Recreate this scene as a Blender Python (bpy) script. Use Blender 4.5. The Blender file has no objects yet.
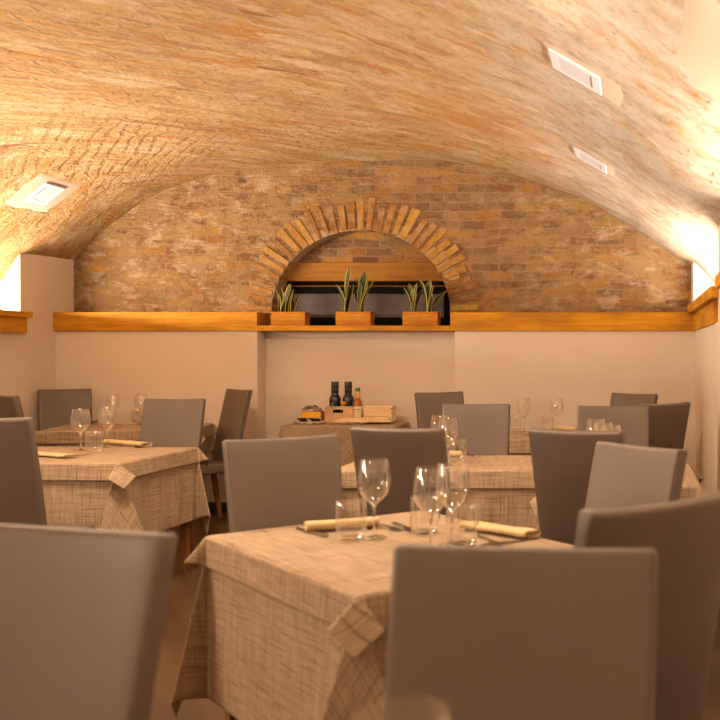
import bpy, bmesh, math, random
from mathutils import Vector, Matrix, noise
random.seed(7)
sc = bpy.context.scene
COL = sc.collection
PI = math.pi

# ------------------------------------------------------------------ camera
H, F, CX, CY = 1.30, 1000.0, 632.0, 353.0
cam_d = bpy.data.cameras.new('camera'); cam = bpy.data.objects.new('camera', cam_d); COL.objects.link(cam)
cam.location = (0, 0, H); cam.rotation_euler = (PI/2, 0, 0)
cam_d.sensor_width = 36.0; cam_d.lens = F*36.0/720.0
cam_d.shift_x = (360-CX)/720.0; cam_d.shift_y = -(360-CY)/720.0
cam_d.clip_start = 0.05
cam_d.dof.use_dof = True; cam_d.dof.focus_distance = 7.4; cam_d.dof.aperture_fstop = 4.6
sc.camera = cam

def at(px, py, z):            # where the ray of a measured point meets the level z
    Y = F*(H-z)/(py-CY)
    return Vector(((px-CX)*Y/F, Y, z))

# ------------------------------------------------------------------ mesh helpers
def obj(name, bm, mat, parent=None, smooth=False, bevel=0.0, bseg=2, loc=None, rz=0.0, sharp=0.0):
    me = bpy.data.meshes.new(name)
    bmesh.ops.recalc_face_normals(bm, faces=bm.faces)
    bm.to_mesh(me); bm.free()
    if isinstance(mat, (list, tuple)):
        for m in mat: me.materials.append(m)
    else:
        me.materials.append(mat)
    if smooth:
        for p in me.polygons: p.use_smooth = True
        if sharp: me.set_sharp_from_angle(angle=sharp)
    o = bpy.data.objects.new(name, me); COL.objects.link(o)
    if parent: o.parent = parent
    if loc is not None: o.location = loc
    o.rotation_euler.z = rz
    if bevel > 0:
        b = o.modifiers.new('bevel', 'BEVEL'); b.width = bevel; b.segments = bseg
        b.limit_method = 'ANGLE'; b.angle_limit = math.radians(40)
    return o

def empty(name, loc, rz=0.0):
    o = bpy.data.objects.new(name, None); COL.objects.link(o)
    o.location = loc; o.rotation_euler.z = rz; o.empty_display_size = .05
    return o

def tag(o, label=None, cat=None, group=None, kind=None):
    if label: o['label'] = label
    if cat: o['category'] = cat
    if group: o['group'] = group
    if kind: o['kind'] = kind
    return o

def copy_tree(o, parent=None):
    c = o.copy(); COL.objects.link(c)
    if parent: c.parent = parent
    for ch in list(o.children): copy_tree(ch, c)
    return c

def box(bm, x0, x1, y0, y1, z0, z1, mi=0):
    v = [bm.verts.new(p) for p in ((x0,y0,z0),(x1,y0,z0),(x1,y1,z0),(x0,y1,z0),(x0,y0,z1),(x1,y0,z1),(x1,y1,z1),(x0,y1,z1))]
    for f in ((0,3,2,1),(4,5,6,7),(0,1,5,4),(1,2,6,5),(2,3,7,6),(3,0,4,7)):
        bm.faces.new([v[i] for i in f]).material_index = mi

def bx(name, x0, x1, y0, y1, z0, z1, mat, parent=None, bevel=0.0):
    bm = bmesh.new(); box(bm, x0, x1, y0, y1, z0, z1)
    return obj(name, bm, mat, parent, bevel=bevel)

def lathe(bm, prof, n=32, cx=0, cy=0, cap=False):
    rings = []
    for r, z in prof:
        if r < 1e-5: rings.append([bm.verts.new((cx, cy, z))])
        else: rings.append([bm.verts.new((cx+r*math.cos(2*PI*i/n), cy+r*math.sin(2*PI*i/n), z)) for i in range(n)])
    for a, b in zip(rings, rings[1:]):
        for i in range(n):
            j = (i+1) % n
            if len(a) == 1 and len(b) == 1: continue
            if len(a) == 1: bm.faces.new((a[0], b[i], b[j]))
            elif len(b) == 1: bm.faces.new((a[i], a[j], b[0]))
            else: bm.faces.new((a[i], a[j], b[j], b[i]))

def tube(bm, pts, rad, n=6):
    pts = [Vector(p) for p in pts]; rings = []
    for i, p in enumerate(pts):
        t = (pts[min(i+1, len(pts)-1)]-pts[max(i-1, 0)]).normalized()
        a = t.orthogonal().normalized() if abs(t.z) > .9 else t.cross(Vector((0,0,1))).normalized()
        b = t.cross(a).normalized()
        r = rad[i] if isinstance(rad, (list, tuple)) else rad
        rings.append([bm.verts.new(p+r*(math.cos(2*PI*k/n)*a+math.sin(2*PI*k/n)*b)) for k in range(n)])
    for A, B in zip(rings, rings[1:]):
        for k in range(n): bm.faces.new((A[k], A[(k+1)%n], B[(k+1)%n], B[k]))
    bm.faces.new(rings[0]); bm.faces.new(list(reversed(rings[-1])))

def smoothpath(pts, n=8):
    out = []
    P = [pts[0]]+list(pts)+[pts[-1]]
    for i in range(1, len(P)-2):
        p0, p1, p2, p3 = [Vector(p) for p in P[i-1:i+3]]
        for k in range(n):
            t = k/n
            out.append(.5*((2*p1)+(p2-p0)*t+(2*p0-5*p1+4*p2-p3)*t*t+(3*p1-p0-3*p2+p3)*t**3))
    out.append(Vector(pts[-1]))
    return out

# ------------------------------------------------------------------ materials
class N:
    def __init__(self, name):
        self.m = bpy.data.materials.new(name); self.m.use_nodes = True
        self.t = self.m.node_tree; self.t.nodes.clear()
        self.out = self.t.nodes.new('ShaderNodeOutputMaterial')
        self.b = self.t.nodes.new('ShaderNodeBsdfPrincipled')
        self.t.links.new(self.b.outputs[0], self.out.inputs[0])
    def n(self, typ, **kw):
        x = self.t.nodes.new('ShaderNode'+typ)
        for k, v in kw.items():
            if k.startswith('i_'): x.inputs[k[2:].replace('_', ' ')].default_value = v
            else: setattr(x, k, v)
        return x
    def l(self, a, b): self.t.links.new(a, b)
    def coord(self, kind='Object'): return self.n('TexCoord').outputs[kind]
    def mapping(self, v, scale=(1,1,1), rot=(0,0,0), loc=(0,0,0)):
        m = self.n('Mapping'); self.l(v, m.inputs['Vector'])
        m.inputs['Scale'].default_value = scale; m.inputs['Rotation'].default_value = rot; m.inputs['Location'].default_value = loc
        return m.outputs[0]
    def noise(self, v, scale, detail=4, rough=.55, dist=0.0, out=0):
        x = self.n('TexNoise'); self.l(v, x.inputs['Vector'])
        x.inputs['Scale'].default_value = scale; x.inputs['Detail'].default_value = detail
        x.inputs['Roughness'].default_value = rough; x.inputs['Distortion'].default_value = dist
        return x.outputs[out]
    def ramp(self, f, stops, interp='LINEAR'):
        r = self.n('ValToRGB'); self.l(f, r.inputs[0]); r.color_ramp.interpolation = interp
        e = r.color_ramp.elements
        while len(e) < len(stops): e.new(.5)
        for k, (p, c) in enumerate(stops):
            e[k].position = p; e[k].color = tuple(c)+(1,) if len(c) == 3 else c
        return r.outputs[0]
    def mix(self, f, a, b, blend='MIX'):
        m = self.n('Mix', data_type='RGBA', blend_type=blend)
        for s, v in ((m.inputs[0], f), (m.inputs[6], a), (m.inputs[7], b)):
            if isinstance(v, (int, float)): s.default_value = v
            elif isinstance(v, (tuple, list)): s.default_value = tuple(v)+(1,) if len(v) == 3 else v
            else: self.l(v, s)
        return m.outputs[2]
    def math(self, op, a, b=0.0, clamp=False):
        m = self.n('Math', operation=op, use_clamp=clamp)
        for s, v in ((m.inputs[0], a), (m.inputs[1], b)):
            if isinstance(v, (int, float)): s.default_value = v
            else: self.l(v, s)
        return m.outputs[0]
    def addv(self, a, b, s=1.0):
        m = self.n('VectorMath', operation='MULTIPLY_ADD'); self.l(b, m.inputs[0])
        m.inputs[1].default_value = (s, s, s); self.l(a, m.inputs[2]); return m.outputs[0]
    def bump(self, h, strength=.3, dist=.01):
        b = self.n('Bump'); self.l(h, b.inputs['Height'])
        b.inputs['Strength'].default_value = strength; b.inputs['Distance'].default_value = dist
        self.l(b.outputs[0], self.b.inputs['Normal'])
    def set(self, **kw):
        for k, v in kw.items():
            s = self.b.inputs[k.replace('_', ' ')]
            if isinstance(v, (int, float)): s.default_value = v
            elif isinstance(v, (tuple, list)): s.default_value = tuple(v)+(1,) if len(v) == 3 else v
            else: self.l(v, s)
        return self

def plain(name, col, rough=.5, metal=0.0, **kw):
    m = N(name); m.set(Base_Color=col, Roughness=rough, Metallic=metal, **kw); return m.m

def wood(name, dark, light, rough=.6, scale=1.0, axis=0, seed=0.0):
    m = N(name); c = m.coord()
    sc_ = [14.0, 14.0, 14.0]; sc_[axis] = .9
    v = m.mapping(c, scale=tuple(s*scale for s in sc_), loc=(seed, seed*1.7, seed*.3))
    g = m.noise(v, 2.2, 6, .6, .8)
    k = m.noise(m.mapping(c, scale=tuple(3.0*scale if i != axis else 1.2*scale for i in range(3)), loc=(seed, 0, 0)), 2.0, 3)
    col = m.ramp(g, [(.30, dark), (.62, light)])
    col = m.mix(m.ramp(k, [(.42, (0,0,0)), (.75, (1,1,1))]), col, tuple(x*.72 for x in dark))
    m.set(Base_Color=col, Roughness=rough); m.b.inputs['Specular IOR Level'].default_value = .22; m.bump(g, .12, .004); return m.m

M = {}
# warm white plaster
m = N('plaster'); c = m.coord()
nn = m.noise(c, 1.3, 5); n2 = m.noise(c, 60, 4)
m.set(Base_Color=m.ramp(nn, [(.3, (.68,.585,.49)), (.7, (.74,.645,.545))]), Roughness=.85); m.bump(n2, .12, .004); M['plaster'] = m.m
# fabric, woven with uneven darker yarns in both directions
def linen(name, rot=0.0, base=((.36,.25,.155),(.46,.335,.22)), yarn=(.14,.080,.042)):
    m = N(name); uv = m.n('UVMap').outputs[0]
    v = m.mapping(uv, rot=(0,0,rot))
    a = m.noise(m.mapping(v, scale=(165, 6, 1)), 1.0, 2, .5)
    b = m.noise(m.mapping(v, scale=(6, 165, 1)), 1.0, 2, .5)
    a2 = m.noise(m.mapping(v, scale=(60, 1.5, 1), loc=(3,1,0)), 1.0, 1, .4)
    b2 = m.noise(m.mapping(v, scale=(1.5, 60, 1), loc=(7,2,0)), 1.0, 1, .4)
    f = m.noise(v, 3.0, 2)
    col = m.mix(f, base[0], base[1])
    s1 = m.math('MULTIPLY', m.ramp(a, [(.48,(0,0,0)), (.72,(1,1,1))]), .75)
    s2 = m.math('MULTIPLY', m.ramp(b, [(.48,(0,0,0)), (.72,(1,1,1))]), .75)
    s3 = m.math('MULTIPLY', m.ramp(a2, [(.55,(0,0,0)), (.68,(1,1,1))]), .20)
    s4 = m.math('MULTIPLY', m.ramp(b2, [(.55,(0,0,0)), (.68,(1,1,1))]), .20)
    col = m.mix(s1, col, yarn); col = m.mix(s2, col, yarn); col = m.mix(s3, col, yarn); col = m.mix(s4, col, yarn)
    hi = m.ramp(m.noise(m.mapping(v, scale=(170, 5, 1), loc=(1,9,0)), 1.0, 2), [(.56,(0,0,0)),(.75,(1,1,1))])
    col = m.mix(m.math('MULTIPLY', hi, .35), col, (.56,.43,.30))
    m.set(Base_Color=col, Roughness=.85)
    m.b.inputs['Sheen Weight'].default_value = .05
    m.bump(m.math('ADD', a, b), .25, .001)
    return m.m
M['linen'] = linen('linen_cloth'); M['linen_diag'] = linen('linen_cloth_diagonal', PI/4)
# upholstery
m = N('taupe_leatherette'); c = m.coord()
vn = m.n('TexVoronoi'); m.l(c, vn.inputs['Vector']); vn.inputs['Scale'].default_value = 320
m.set(Base_Color=m.ramp(m.noise(c, 3, 3), [(.3, (.104,.076,.062)), (.7, (.124,.092,.076))]), Roughness=.50); m.b.inputs['Specular IOR Level'].default_value = .55; m.bump(vn.outputs[0], .06, .001); M['leather'] = m.m
M['leg_wood'] = wood('beech_leg', (.16,.06,.022), (.30,.125,.045), .4, 1.5, 2)
M['table_wood'] = wood('table_wood', (.18,.08,.03), (.32,.16,.07), .45, 1.0, 0)
M['pine_x'] = wood('pine_plank', (.42,.170,.008), (.64,.310,.016), .6, 1.0, 0, 1.3)
M['pine_y'] = wood('pine_plank_side', (.42,.170,.008), (.64,.310,.016), .6, 1.0, 1, 2.1)
M['beam'] = wood('old_beam', (.23,.098,.012), (.36,.165,.022), .6, .7, 0, 4.4)  # wood tone darkened so its colour carries the shade of the recess
M['box_wood'] = wood('planter_wood', (.32,.095,.006), (.58,.23,.014), .6, 1.4, 0, 3.0)
M['crate_wood'] = wood('crate_wood', (.50,.30,.17), (.64,.42,.26), .55, 1.5, 0, 5.0)
M['black_frame'] = plain('black_frame', (.007,.006,.006), .8, Specular_IOR_Level=.06)
M['baseboard'] = plain('black_baseboard', (.012,.010,.010), .5)
m = N('frosted_pane'); c = m.coord()
bt = m.n('TexBrick'); m.l(m.mapping(c, rot=(PI/2,0,0)), bt.inputs['Vector'])
bt.offset = 0.0
bt.inputs['Color1'].default_value = (.075,.059,.050,1); bt.inputs['Color2'].default_value = (.072,.056,.047,1); bt.inputs['Mortar'].default_value = (.050,.040,.034,1)
bt.inputs['Scale'].default_value = 1.0; bt.inputs['Brick Width'].default_value = .36; bt.inputs['Row Height'].default_value = .11; bt.inputs['Mortar Size'].default_value = .003
m.set(Base_Color=bt.outputs[0], Roughness=.35); M['pane'] = m.m
M['dark_void'] = plain('dark_glass', (.005,.005,.005), .7, Specular_IOR_Level=.06)
M['napkin'] = plain('cream_napkin', (.66,.49,.27), .85)
M['paper'] = plain('cream_paper_napkin', (.80,.63,.39), .85)
M['steel'] = plain('cutlery_steel', (.42,.36,.31), .22, 1.0)
M['china'] = plain('white_china', (.84,.78,.70), .2)
M['fixture'] = plain('white_fixture', (.62,.66,.76), .5)
M['fixture_dark'] = plain('fixture_clip', (.06,.055,.05), .5)
M['diffuser'] = plain('grey_diffuser', (.54,.57,.66), .5)
M['patch'] = plain('smooth_plaster_patch', (.52,.42,.33), .85)
m = N('clear_glass'); m.t.nodes.remove(m.b)
g = m.n('BsdfGlass'); g.inputs['IOR'].default_value = 1.48; g.inputs['Roughness'].default_value = 0.0; g.inputs['Color'].default_value = (.985,.975,.96,1)
m.l(g.outputs[0], m.out.inputs[0]); M['glass'] = m.m
m = N('thin_clear_glass'); m.t.nodes.remove(m.b)      # the blown walls, too thin to bend what is seen through them
tr = m.n('BsdfTransparent'); tr.inputs[0].default_value = (.985,.98,.97,1); gl = m.n('BsdfGlossy'); gl.inputs['Roughness'].default_value = .05; gl.inputs[0].default_value = (1,1,1,1)
lw = m.n('LayerWeight'); lw.inputs['Blend'].default_value = .5; mx = m.n('MixShader')
m.l(m.math('ADD', .075, m.math('MULTIPLY', m.math('POWER', lw.outputs['Facing'], 2.6), .80)), mx.inputs[0]); m.l(tr.outputs[0], mx.inputs[1]); m.l(gl.outputs[0], mx.inputs[2]); m.l(mx.outputs[0], m.out.inputs[0]); M['glass_thin'] = m.m
# floor
m = N('floor_planks'); c = m.coord()
bt = m.n('TexBrick'); m.l(m.mapping(c, rot=(0,0,math.radians(58))), bt.inputs['Vector'])
bt.inputs['Color1'].default_value = (0,0,0,1); bt.inputs['Color2'].default_value = (1,1,1,1); bt.inputs['Mortar'].default_value = (.2,.2,.2,1)
bt.inputs['Scale'].default_value = 1.0; bt.inputs['Brick Width'].default_value = .9; bt.inputs['Row Height'].default_value = .12; bt.inputs['Mortar Size'].default_value = .002
gr = m.noise(m.mapping(c, rot=(0,0,math.radians(58)), scale=(1.2, 22, 1)), 2.0, 6, .65, .6)
pl = m.ramp(bt.outputs[0], [(0, (.055,.027,.012)), (.5, (.085,.043,.019)), (1, (.13,.068,.030))])
m.set(Base_Color=m.mix(m.ramp(gr, [(.3,(0,0,0)), (.7,(1,1,1))]), m.mix(.55, pl, (.02,.010,.005)), pl), Roughness=.42); m.bump(gr, .1, .003); M['floor'] = m.m

# brick of the back wall: courses in X and Z, washed over with old mortar
def brickmat(name, wash=.5, dark=1.0):
    m = N(name); c = m.coord()
    v = m.mapping(c, rot=(-PI/2, 0, 0))              # x, z -> x, y of the pattern
    wob = m.noise(c, 2.6, 3, .5, 0, 1)
    wob2 = m.noise(c, 24, 4, .7, 0, 1)
    v1 = m.addv(v, wob, .09); v1 = m.addv(v1, wob2, .026)
    bt = m.n('TexBrick'); m.l(v1, bt.inputs['Vector'])
    bt.inputs['Color1'].default_value = (0,0,0,1); bt.inputs['Color2'].default_value = (1,1,1,1); bt.inputs['Mortar'].default_value = (.5,.5,.5,1)
    bt.inputs['Scale'].default_value = 1.0; bt.inputs['Brick Width'].default_value = .235; bt.inputs['Row Height'].default_value = .073
    bt.inputs['Mortar Size'].default_value = .010; bt.inputs['Mortar Smooth'].default_value = .9; bt.inputs['Bias'].default_value = 0.0
    br = m.ramp(bt.outputs[0], [(0, (.22,.095,.040)), (.17, (.36,.145,.055)), (.34, (.30,.16,.080)), (.50, (.52,.225,.055)), (.68, (.43,.255,.13)), (.80, (.60,.29,.055)), (.93, (.72,.38,.06)), (1, (.44,.19,.07))])
    fine = m.noise(c, 26, 6, .7)
    br = m.mix(m.ramp(fine, [(.30, (0,0,0)), (.75, (1,1,1))]), m.mix(.45, br, (.12,.06,.03)), br)
    mort = m.mix(m.noise(c, 18, 5, .7), (.29,.18,.10), (.50,.35,.22))
    col = m.mix(bt.outputs[1], br, mort)
    # wash of lime mortar in uneven patches
    w1 = m.noise(c, 3.1, 7, .72, .3)
    w2 = m.noise(m.mapping(c, scale=(1, 1, 2.2)), 11, 5, .7)
    w = m.math('ADD', m.math('MULTIPLY', w1, .62), m.math('MULTIPLY', w2, .38))
    wm = m.ramp(w, [(.535-.16*wash, (0,0,0)), (.605-.16*wash, (1,1,1))])
    wcol = m.mix(m.noise(c, 5, 4, .6), (.34,.20,.09), (.54,.37,.20))
    dd = m.n('VectorMath', operation='DISTANCE'); m.l(c, dd.inputs[0]); dd.inputs[1].default_value = (-1.75, 8.42, 2.05)
    keep = m.ramp(m.math('MULTIPLY', dd.outputs['Value'], .5), [(.30, (.42,.42,.42)), (.72, (1,1,1))])
    col = m.mix(m.math('MULTIPLY', m.math('MULTIPLY', wm, .88), keep), col, wcol)
    pale = m.ramp(m.noise(m.mapping(c, scale=(1,1,1.8), loc=(5,0,3)), 4.5, 8, .74), [(.52,(0,0,0)), (.60,(1,1,1))])
    col = m.mix(m.math('MULTIPLY', m.math('MULTIPLY', pale, .70), m.math('POWER', keep, 2.0)), col, (.68,.53,.39))
    col = m.mix(1.0, col, m.mix(m.noise(c, 55, 5, .75), (.55,.52,.48), (1.15,1.15,1.15)), 'MULTIPLY')
    # uneven dark marks, stronger low on the wall
    sep = m.n('SeparateXYZ'); m.l(c, sep.inputs[0])
    low = m.math('SUBTRACT', 1.0, m.math('MULTIPLY', m.math('SUBTRACT', sep.outputs[2], 1.58), 2.6), True)
    dk = m.ramp(m.math('MULTIPLY', m.noise(c, 7, 6, .75), low), [(.44,(0,0,0)), (.60,(1,1,1))])
    col = m.mix(m.math('MULTIPLY', dk, .72), col, (.055,.035,.025))
    m.set(Base_Color=m.mix(1.0, col, (.74,.75,.69), 'MULTIPLY'), Roughness=.92)
    h = m.math('ADD', m.math('MULTIPLY', bt.outputs[1], -.15), m.math('MULTIPLY', fine, 1.0))
    m.bump(m.math('ADD', h, m.math('MULTIPLY', wm, .5)), .8, .02)
    return m.m
M['brick'] = brickmat('old_brick', .55)
M['brick_in'] = brickmat('old_brick_infill', .0)

m = N('arch_brick'); c = m.coord()
geo = m.n('NewGeometry'); r = geo.outputs['Random Per Island']
br = m.ramp(r, [(0, (.50,.25,.05)), (.15, (.32,.125,.035)), (.35, (.60,.33,.05)), (.55, (.42,.18,.045)), (.72, (.68,.40,.05)), (.86, (.52,.24,.045)), (1, (.28,.11,.03))])
fine = m.noise(c, 24, 6, .7)
br = m.mix(m.ramp(fine, [(.36,(0,0,0)), (.62,(1,1,1))]), m.mix(.6, br, (.13,.055,.02)), br)
w = m.ramp(m.noise(c, 9, 6, .75), [(.48,(0,0,0)), (.60,(1,1,1))])
m.set(Base_Color=m.mix(1.0, m.mix(m.math('MULTIPLY', w, .6), br, (.48,.32,.17)), (.74,.74,.74), 'MULTIPLY'), Roughness=.9); m.bump(fine, .5, .012); M['voussoir'] = m.m
m = N('lime_mortar'); c = m.coord()
m.set(Base_Color=m.mix(m.noise(c, 16, 6, .7), (.26,.16,.09), (.50,.36,.23)), Roughness=.95); m.bump(m.noise(c, 40, 5, .7), .5, .01); M['mortar'] = m.m

# vault: brick courses smeared over with mortar, streaked along the curve
m = N('vault_masonry'); uvn = m.n('UVMap', uv_map='courses'); uv = uvn.outputs[0]; c = m.coord()
wob = m.noise(c, 1.1, 4, .6, 0, 1)
uvd = m.addv(uv, wob, .22)
uvd = m.addv(uvd, m.noise(c, 4.5, 4, .65, 0, 1), .12)
uvb = m.addv(m.addv(uv, wob, .20), m.noise(c, 7, 4, .6, 0, 1), .045)
bt = m.n('TexBrick'); m.l(uvb, bt.inputs['Vector'])
bt.inputs['Color1'].default_value = (0,0,0,1); bt.inputs['Color2'].default_value = (1,1,1,1); bt.inputs['Mortar'].default_value = (.5,.5,.5,1)
bt.inputs['Scale'].default_value = 1.0; bt.inputs['Brick Width'].default_value = .27; bt.inputs['Row Height'].default_value = .085
bt.inputs['Mortar Size'].default_value = .012; bt.inputs['Mortar Smooth'].default_value = .6
br = m.ramp(bt.outputs[0], [(0, (.36,.16,.045)), (.15, (.60,.38,.16)), (.35, (.52,.29,.09)), (.5, (.68,.46,.20)), (.68, (.60,.34,.075)), (.85, (.72,.53,.28)), (1, (.64,.28,.05))])
mort = m.mix(m.noise(c, 9, 5, .7), (.46,.28,.13), (.68,.50,.32))
col = m.mix(bt.outputs[1], br, mort)
s1 = m.noise(m.mapping(uvd, scale=(1.0, 1.25, 1)), 2.9, 8, .66, .5)
s2 = m.noise(m.mapping(uvd, scale=(1.8, 3.6, 1), loc=(4,2,0)), 1.7, 6, .66, .5)
smear = m.ramp(s1, [(.44,(0,0,0)), (.51,(1,1,1))])
scol = m.ramp(m.noise(m.mapping(uvd, scale=(1.0, 1.5, 1), loc=(3,3,0)), 2.6, 8, .72, .4), [(.30, (.40,.21,.06)), (.44, (.62,.40,.16)), (.56, (.75,.54,.28)), (.68, (.90,.75,.53))])
col = m.mix(m.math('MULTIPLY', smear, .84), col, scol)
col = m.mix(m.math('MULTIPLY', m.ramp(s2, [(.56,(0,0,0)), (.66,(1,1,1))]), .55), col, (.86,.69,.50))
col = m.mix(m.math('MULTIPLY', m.ramp(s2, [(.30,(1,1,1)), (.39,(0,0,0))]), .80), col, (.36,.17,.06))
big = m.noise(c, .75, 4, .6)
s3 = m.noise(m.mapping(uvb, scale=(2.6, 5.5, 1), loc=(9,5,0)), 1.3, 4, .6, .2)
def near(px_, py_, pz_, r0, r1):
    d = m.n('VectorMath', operation='DISTANCE'); m.l(c, d.inputs[0]); d.inputs[1].default_value = (px_, py_, pz_)
    return m.ramp(m.math('DIVIDE', m.math('ADD', d.outputs['Value'], m.math('MULTIPLY', m.math('SUBTRACT', big, .5), .9)), 4.0), [(r0/4, (1,1,1)), (r1/4, (0,0,0))])
bare = near(-.85, 6.6, 2.75, .35, .95)            # a stretch where the orange bricks lie bare
sep0 = m.n('SeparateXYZ'); m.l(c, sep0.inputs[0])
q = m.math('ADD', m.math('MULTIPLY', sep0.outputs[0], .76), m.math('MULTIPLY', sep0.outputs[1], .65))
q = m.math('ADD', q, m.math('MULTIPLY', m.noise(c, 3.0, 4, .6), .22))
groove = m.math('MULTIPLY', m.ramp(m.math('ADD', m.math('MULTIPLY', m.math('SINE', m.math('MULTIPLY', q, 74.0)), .5), .5), [(.05,(1,1,1)), (.42,(0,0,0))]), near(-3.75, 7.2, 2.66, .30, 1.0))
groove = m.math('MULTIPLY', groove, m.ramp(m.noise(c, 6, 4, .7), [(.40,(0,0,0)), (.52,(1,1,1))]))
col = m.mix(m.math('MULTIPLY', groove, .6), col, (.28,.13,.04))
bk = m.math('MULTIPLY', m.ramp(s3, [(.56,(0,0,0)), (.61,(1,1,1))]), m.ramp(big, [(.40,(0,0,0)), (.55,(1,1,1))]))
bk = m.math('MAXIMUM', bk, m.math('MULTIPLY', bare, m.ramp(s3, [(.44,(0,0,0)), (.52,(1,1,1))])))
col = m.mix(m.math('MULTIPLY', bk, .85), col, m.mix(m.noise(c, 5, 2), (.54,.19,.045), (.72,.38,.075)))
# pits and chips
pit = m.ramp(m.noise(c, 17, 7, .74), [(.33,(1,1,1)), (.39,(0,0,0))])
col = m.mix(m.math('MULTIPLY', pit, .6), col, (.26,.13,.05))
# limewash at the right-hand springing, whitened to paint in the uplight's overexposed glare
sep = m.n('SeparateXYZ'); m.l(c, sep.inputs[0])
rw = m.math('MULTIPLY', m.math('ADD', sep.outputs[0], 1.05), 1.15, True)
wash = m.math('MULTIPLY', rw, m.ramp(m.noise(c, 4.2, 7, .72), [(.34,(0,0,0)), (.56,(1,1,1))]))
col = m.mix(m.math('MULTIPLY', wash, .88), col, (.85,.80,.75))
col = m.mix(1.0, col, m.mix(m.noise(c, 16, 8, .78), (.55,.50,.44), (1.30,1.32,1.34)), 'MULTIPLY')
chip = m.math('MULTIPLY', rw, m.ramp(m.noise(c, 6.5, 7, .74), [(.57,(0,0,0)), (.62,(1,1,1))]))
col = m.mix(m.math('MULTIPLY', chip, .55), col, (.62,.36,.19))
pit2 = m.math('MULTIPLY', rw, m.ramp(m.noise(c, 13, 6, .75), [(.34,(1,1,1)), (.38,(0,0,0))]))
col = m.mix(m.math('MULTIPLY', pit2, .75), col, (.30,.15,.07))
m.set(Base_Color=col, Roughness=.93)
fine = m.noise(c, 20, 7, .75)
h = m.math('ADD', m.math('MULTIPLY', s1, 1.0), m.math('ADD', m.math('MULTIPLY', s2, .9), m.math('MULTIPLY', fine, 1.1)))
h = m.math('SUBTRACT', h, m.math('MULTIPLY', pit, .9))
h = m.math('SUBTRACT', h, m.math('MULTIPLY', m.math('MULTIPLY', bt.outputs[1], m.math('SUBTRACT', 1.0, smear)), .5))
h = m.math('SUBTRACT', h, m.math('MULTIPLY', groove, .4))
m.bump(h, 1.0, .06)
M['vault'] = m.m

# ------------------------------------------------------------------ the room
XL, XR = -4.70, .50
Z1, ZN, Z2 = 8.15, 8.33, 8.42
YB = -2.2
prof_px = [(72,264),(95,240),(120,218),(150,197),(187,182),(240,170.5),(307,163.5),(360,160),(440,161),(480,167),(530,180),(580,198),(620,220),(643,236),(662,249),(678,258)]
PROF = [(-5.06,.9),(-5.02,1.3),(-4.96,1.6),(-4.875,1.80)] + [((x-CX)*Z2/F, H+(CY-y)*Z2/F) for x, y in prof_px] + [(.49,2.05),(.64,1.90),(.80,1.70),(.92,1.4),(.96,.9)]
PS = smoothpath([(a, 0, b) for a, b in PROF], 10)
PS = [(p.x, p.z) for p in PS]
def vz(X):
    for (a, za), (b, zb) in zip(PS, PS[1:]):
        if a <= X <= b and b > a: return za+(zb-za)*(X-a)/(b-a)
    return .9
def ray_vault(px, py):
    d = Vector(((px-CX)/F, 1, (CY-py)/F))
    t = 2.0
    while t < 9.5:
        p = Vector((0,0,H))+d*t
        if PS[0][0] < p.x < PS[-1][0] and p.z > vz(p.x): return p
        t += .004
    return Vector((0,0,H))+d*8.4

FIX = [(577,70.5,.245,.27), (591.5,159.5,.225,.27), (44.5,193,.20,.25)]
FC = [ray_vault(f[0], f[1]) for f in FIX]+[Vector((.26, 2.95, vz(.26)))]
def rough(x, y, z, a=.022):
    d = min(math.hypot(x-p.x, (y-p.y)*.9) for p in FC)
    a *= min(1, max(0, (d-.24)/.2))
    return a*(noise.noise(Vector((x*1.1, y*1.1, z*1.1)))+.55*noise.noise(Vector((x*3.1+7, y*3.1, z*3.1))))
# vault mesh
bm = bmesh.new(); uvl = bm.loops.layers.uv.new('courses')
arc = [0.0]
for a, b in zip(PS, PS[1:]): arc.append(arc[-1]+math.hypot(b[0]-a[0], b[1]-a[1]))
ys = [YB+(Z2+.06-YB)*i/190 for i in range(191)]
def slant(X):   # how far the courses run askew across the vault
    t = min(max((X+3.4)/3.1, -.2), 1.0)
    return 1.35*(t-.5*t*t)*3.1
grid = []
for j, y in enumerate(ys):
    row = []
    for i, (X, z) in enumerate(PS):
        k = rough(X, y, z)
        nx, nz = (0, -1) if -4.2 < X < 0 else ((.7, -.7) if X < 0 else (-.7, -.7))
        row.append(bm.verts.new((X+nx*k, y, z+nz*k)))
    grid.append(row)
for j in range(len(ys)-1):
    for i in range(len(PS)-1):
        f = bm.faces.new((grid[j][i], grid[j][i+1], grid[j+1][i+1], grid[j+1][i]))
        for lp, (jj, ii) in zip(f.loops, ((j,i),(j,i+1),(j+1,i+1),(j+1,i))):
            lp[uvl].uv = (arc[ii], ys[jj]-slant(PS[ii][0]))
        f.smooth = True
vault = obj('ceiling', bm, M['vault']); tag(vault, 'barrel vault of old smeared brick over the dining room', None, None, 'structure')

S = lambda o, lab=None: tag(o, lab, None, None, 'structure')
bm = bmesh.new(); box(bm, -5.4, 1.3, YB-.1, 8.9, -.06, 0)
S(obj('floor', bm, M['floor']), 'dark brown wood plank floor')
# back wall, lower plastered part, thick, with a shallow niche in the middle
NL, NR = -3.052, -1.445
bm = bmesh.new()
box(bm, -5.2, NL, Z1, Z2+.1, 0, 1.60); box(bm, NR, 1.1, Z1, Z2+.1, 0, 1.60); box(bm, NL, NR, ZN, Z2+.1, 0, 1.485)
S(obj('wall_back', bm, M['plaster'], bevel=.006), 'cream plastered lower back wall with a shallow niche')
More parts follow.
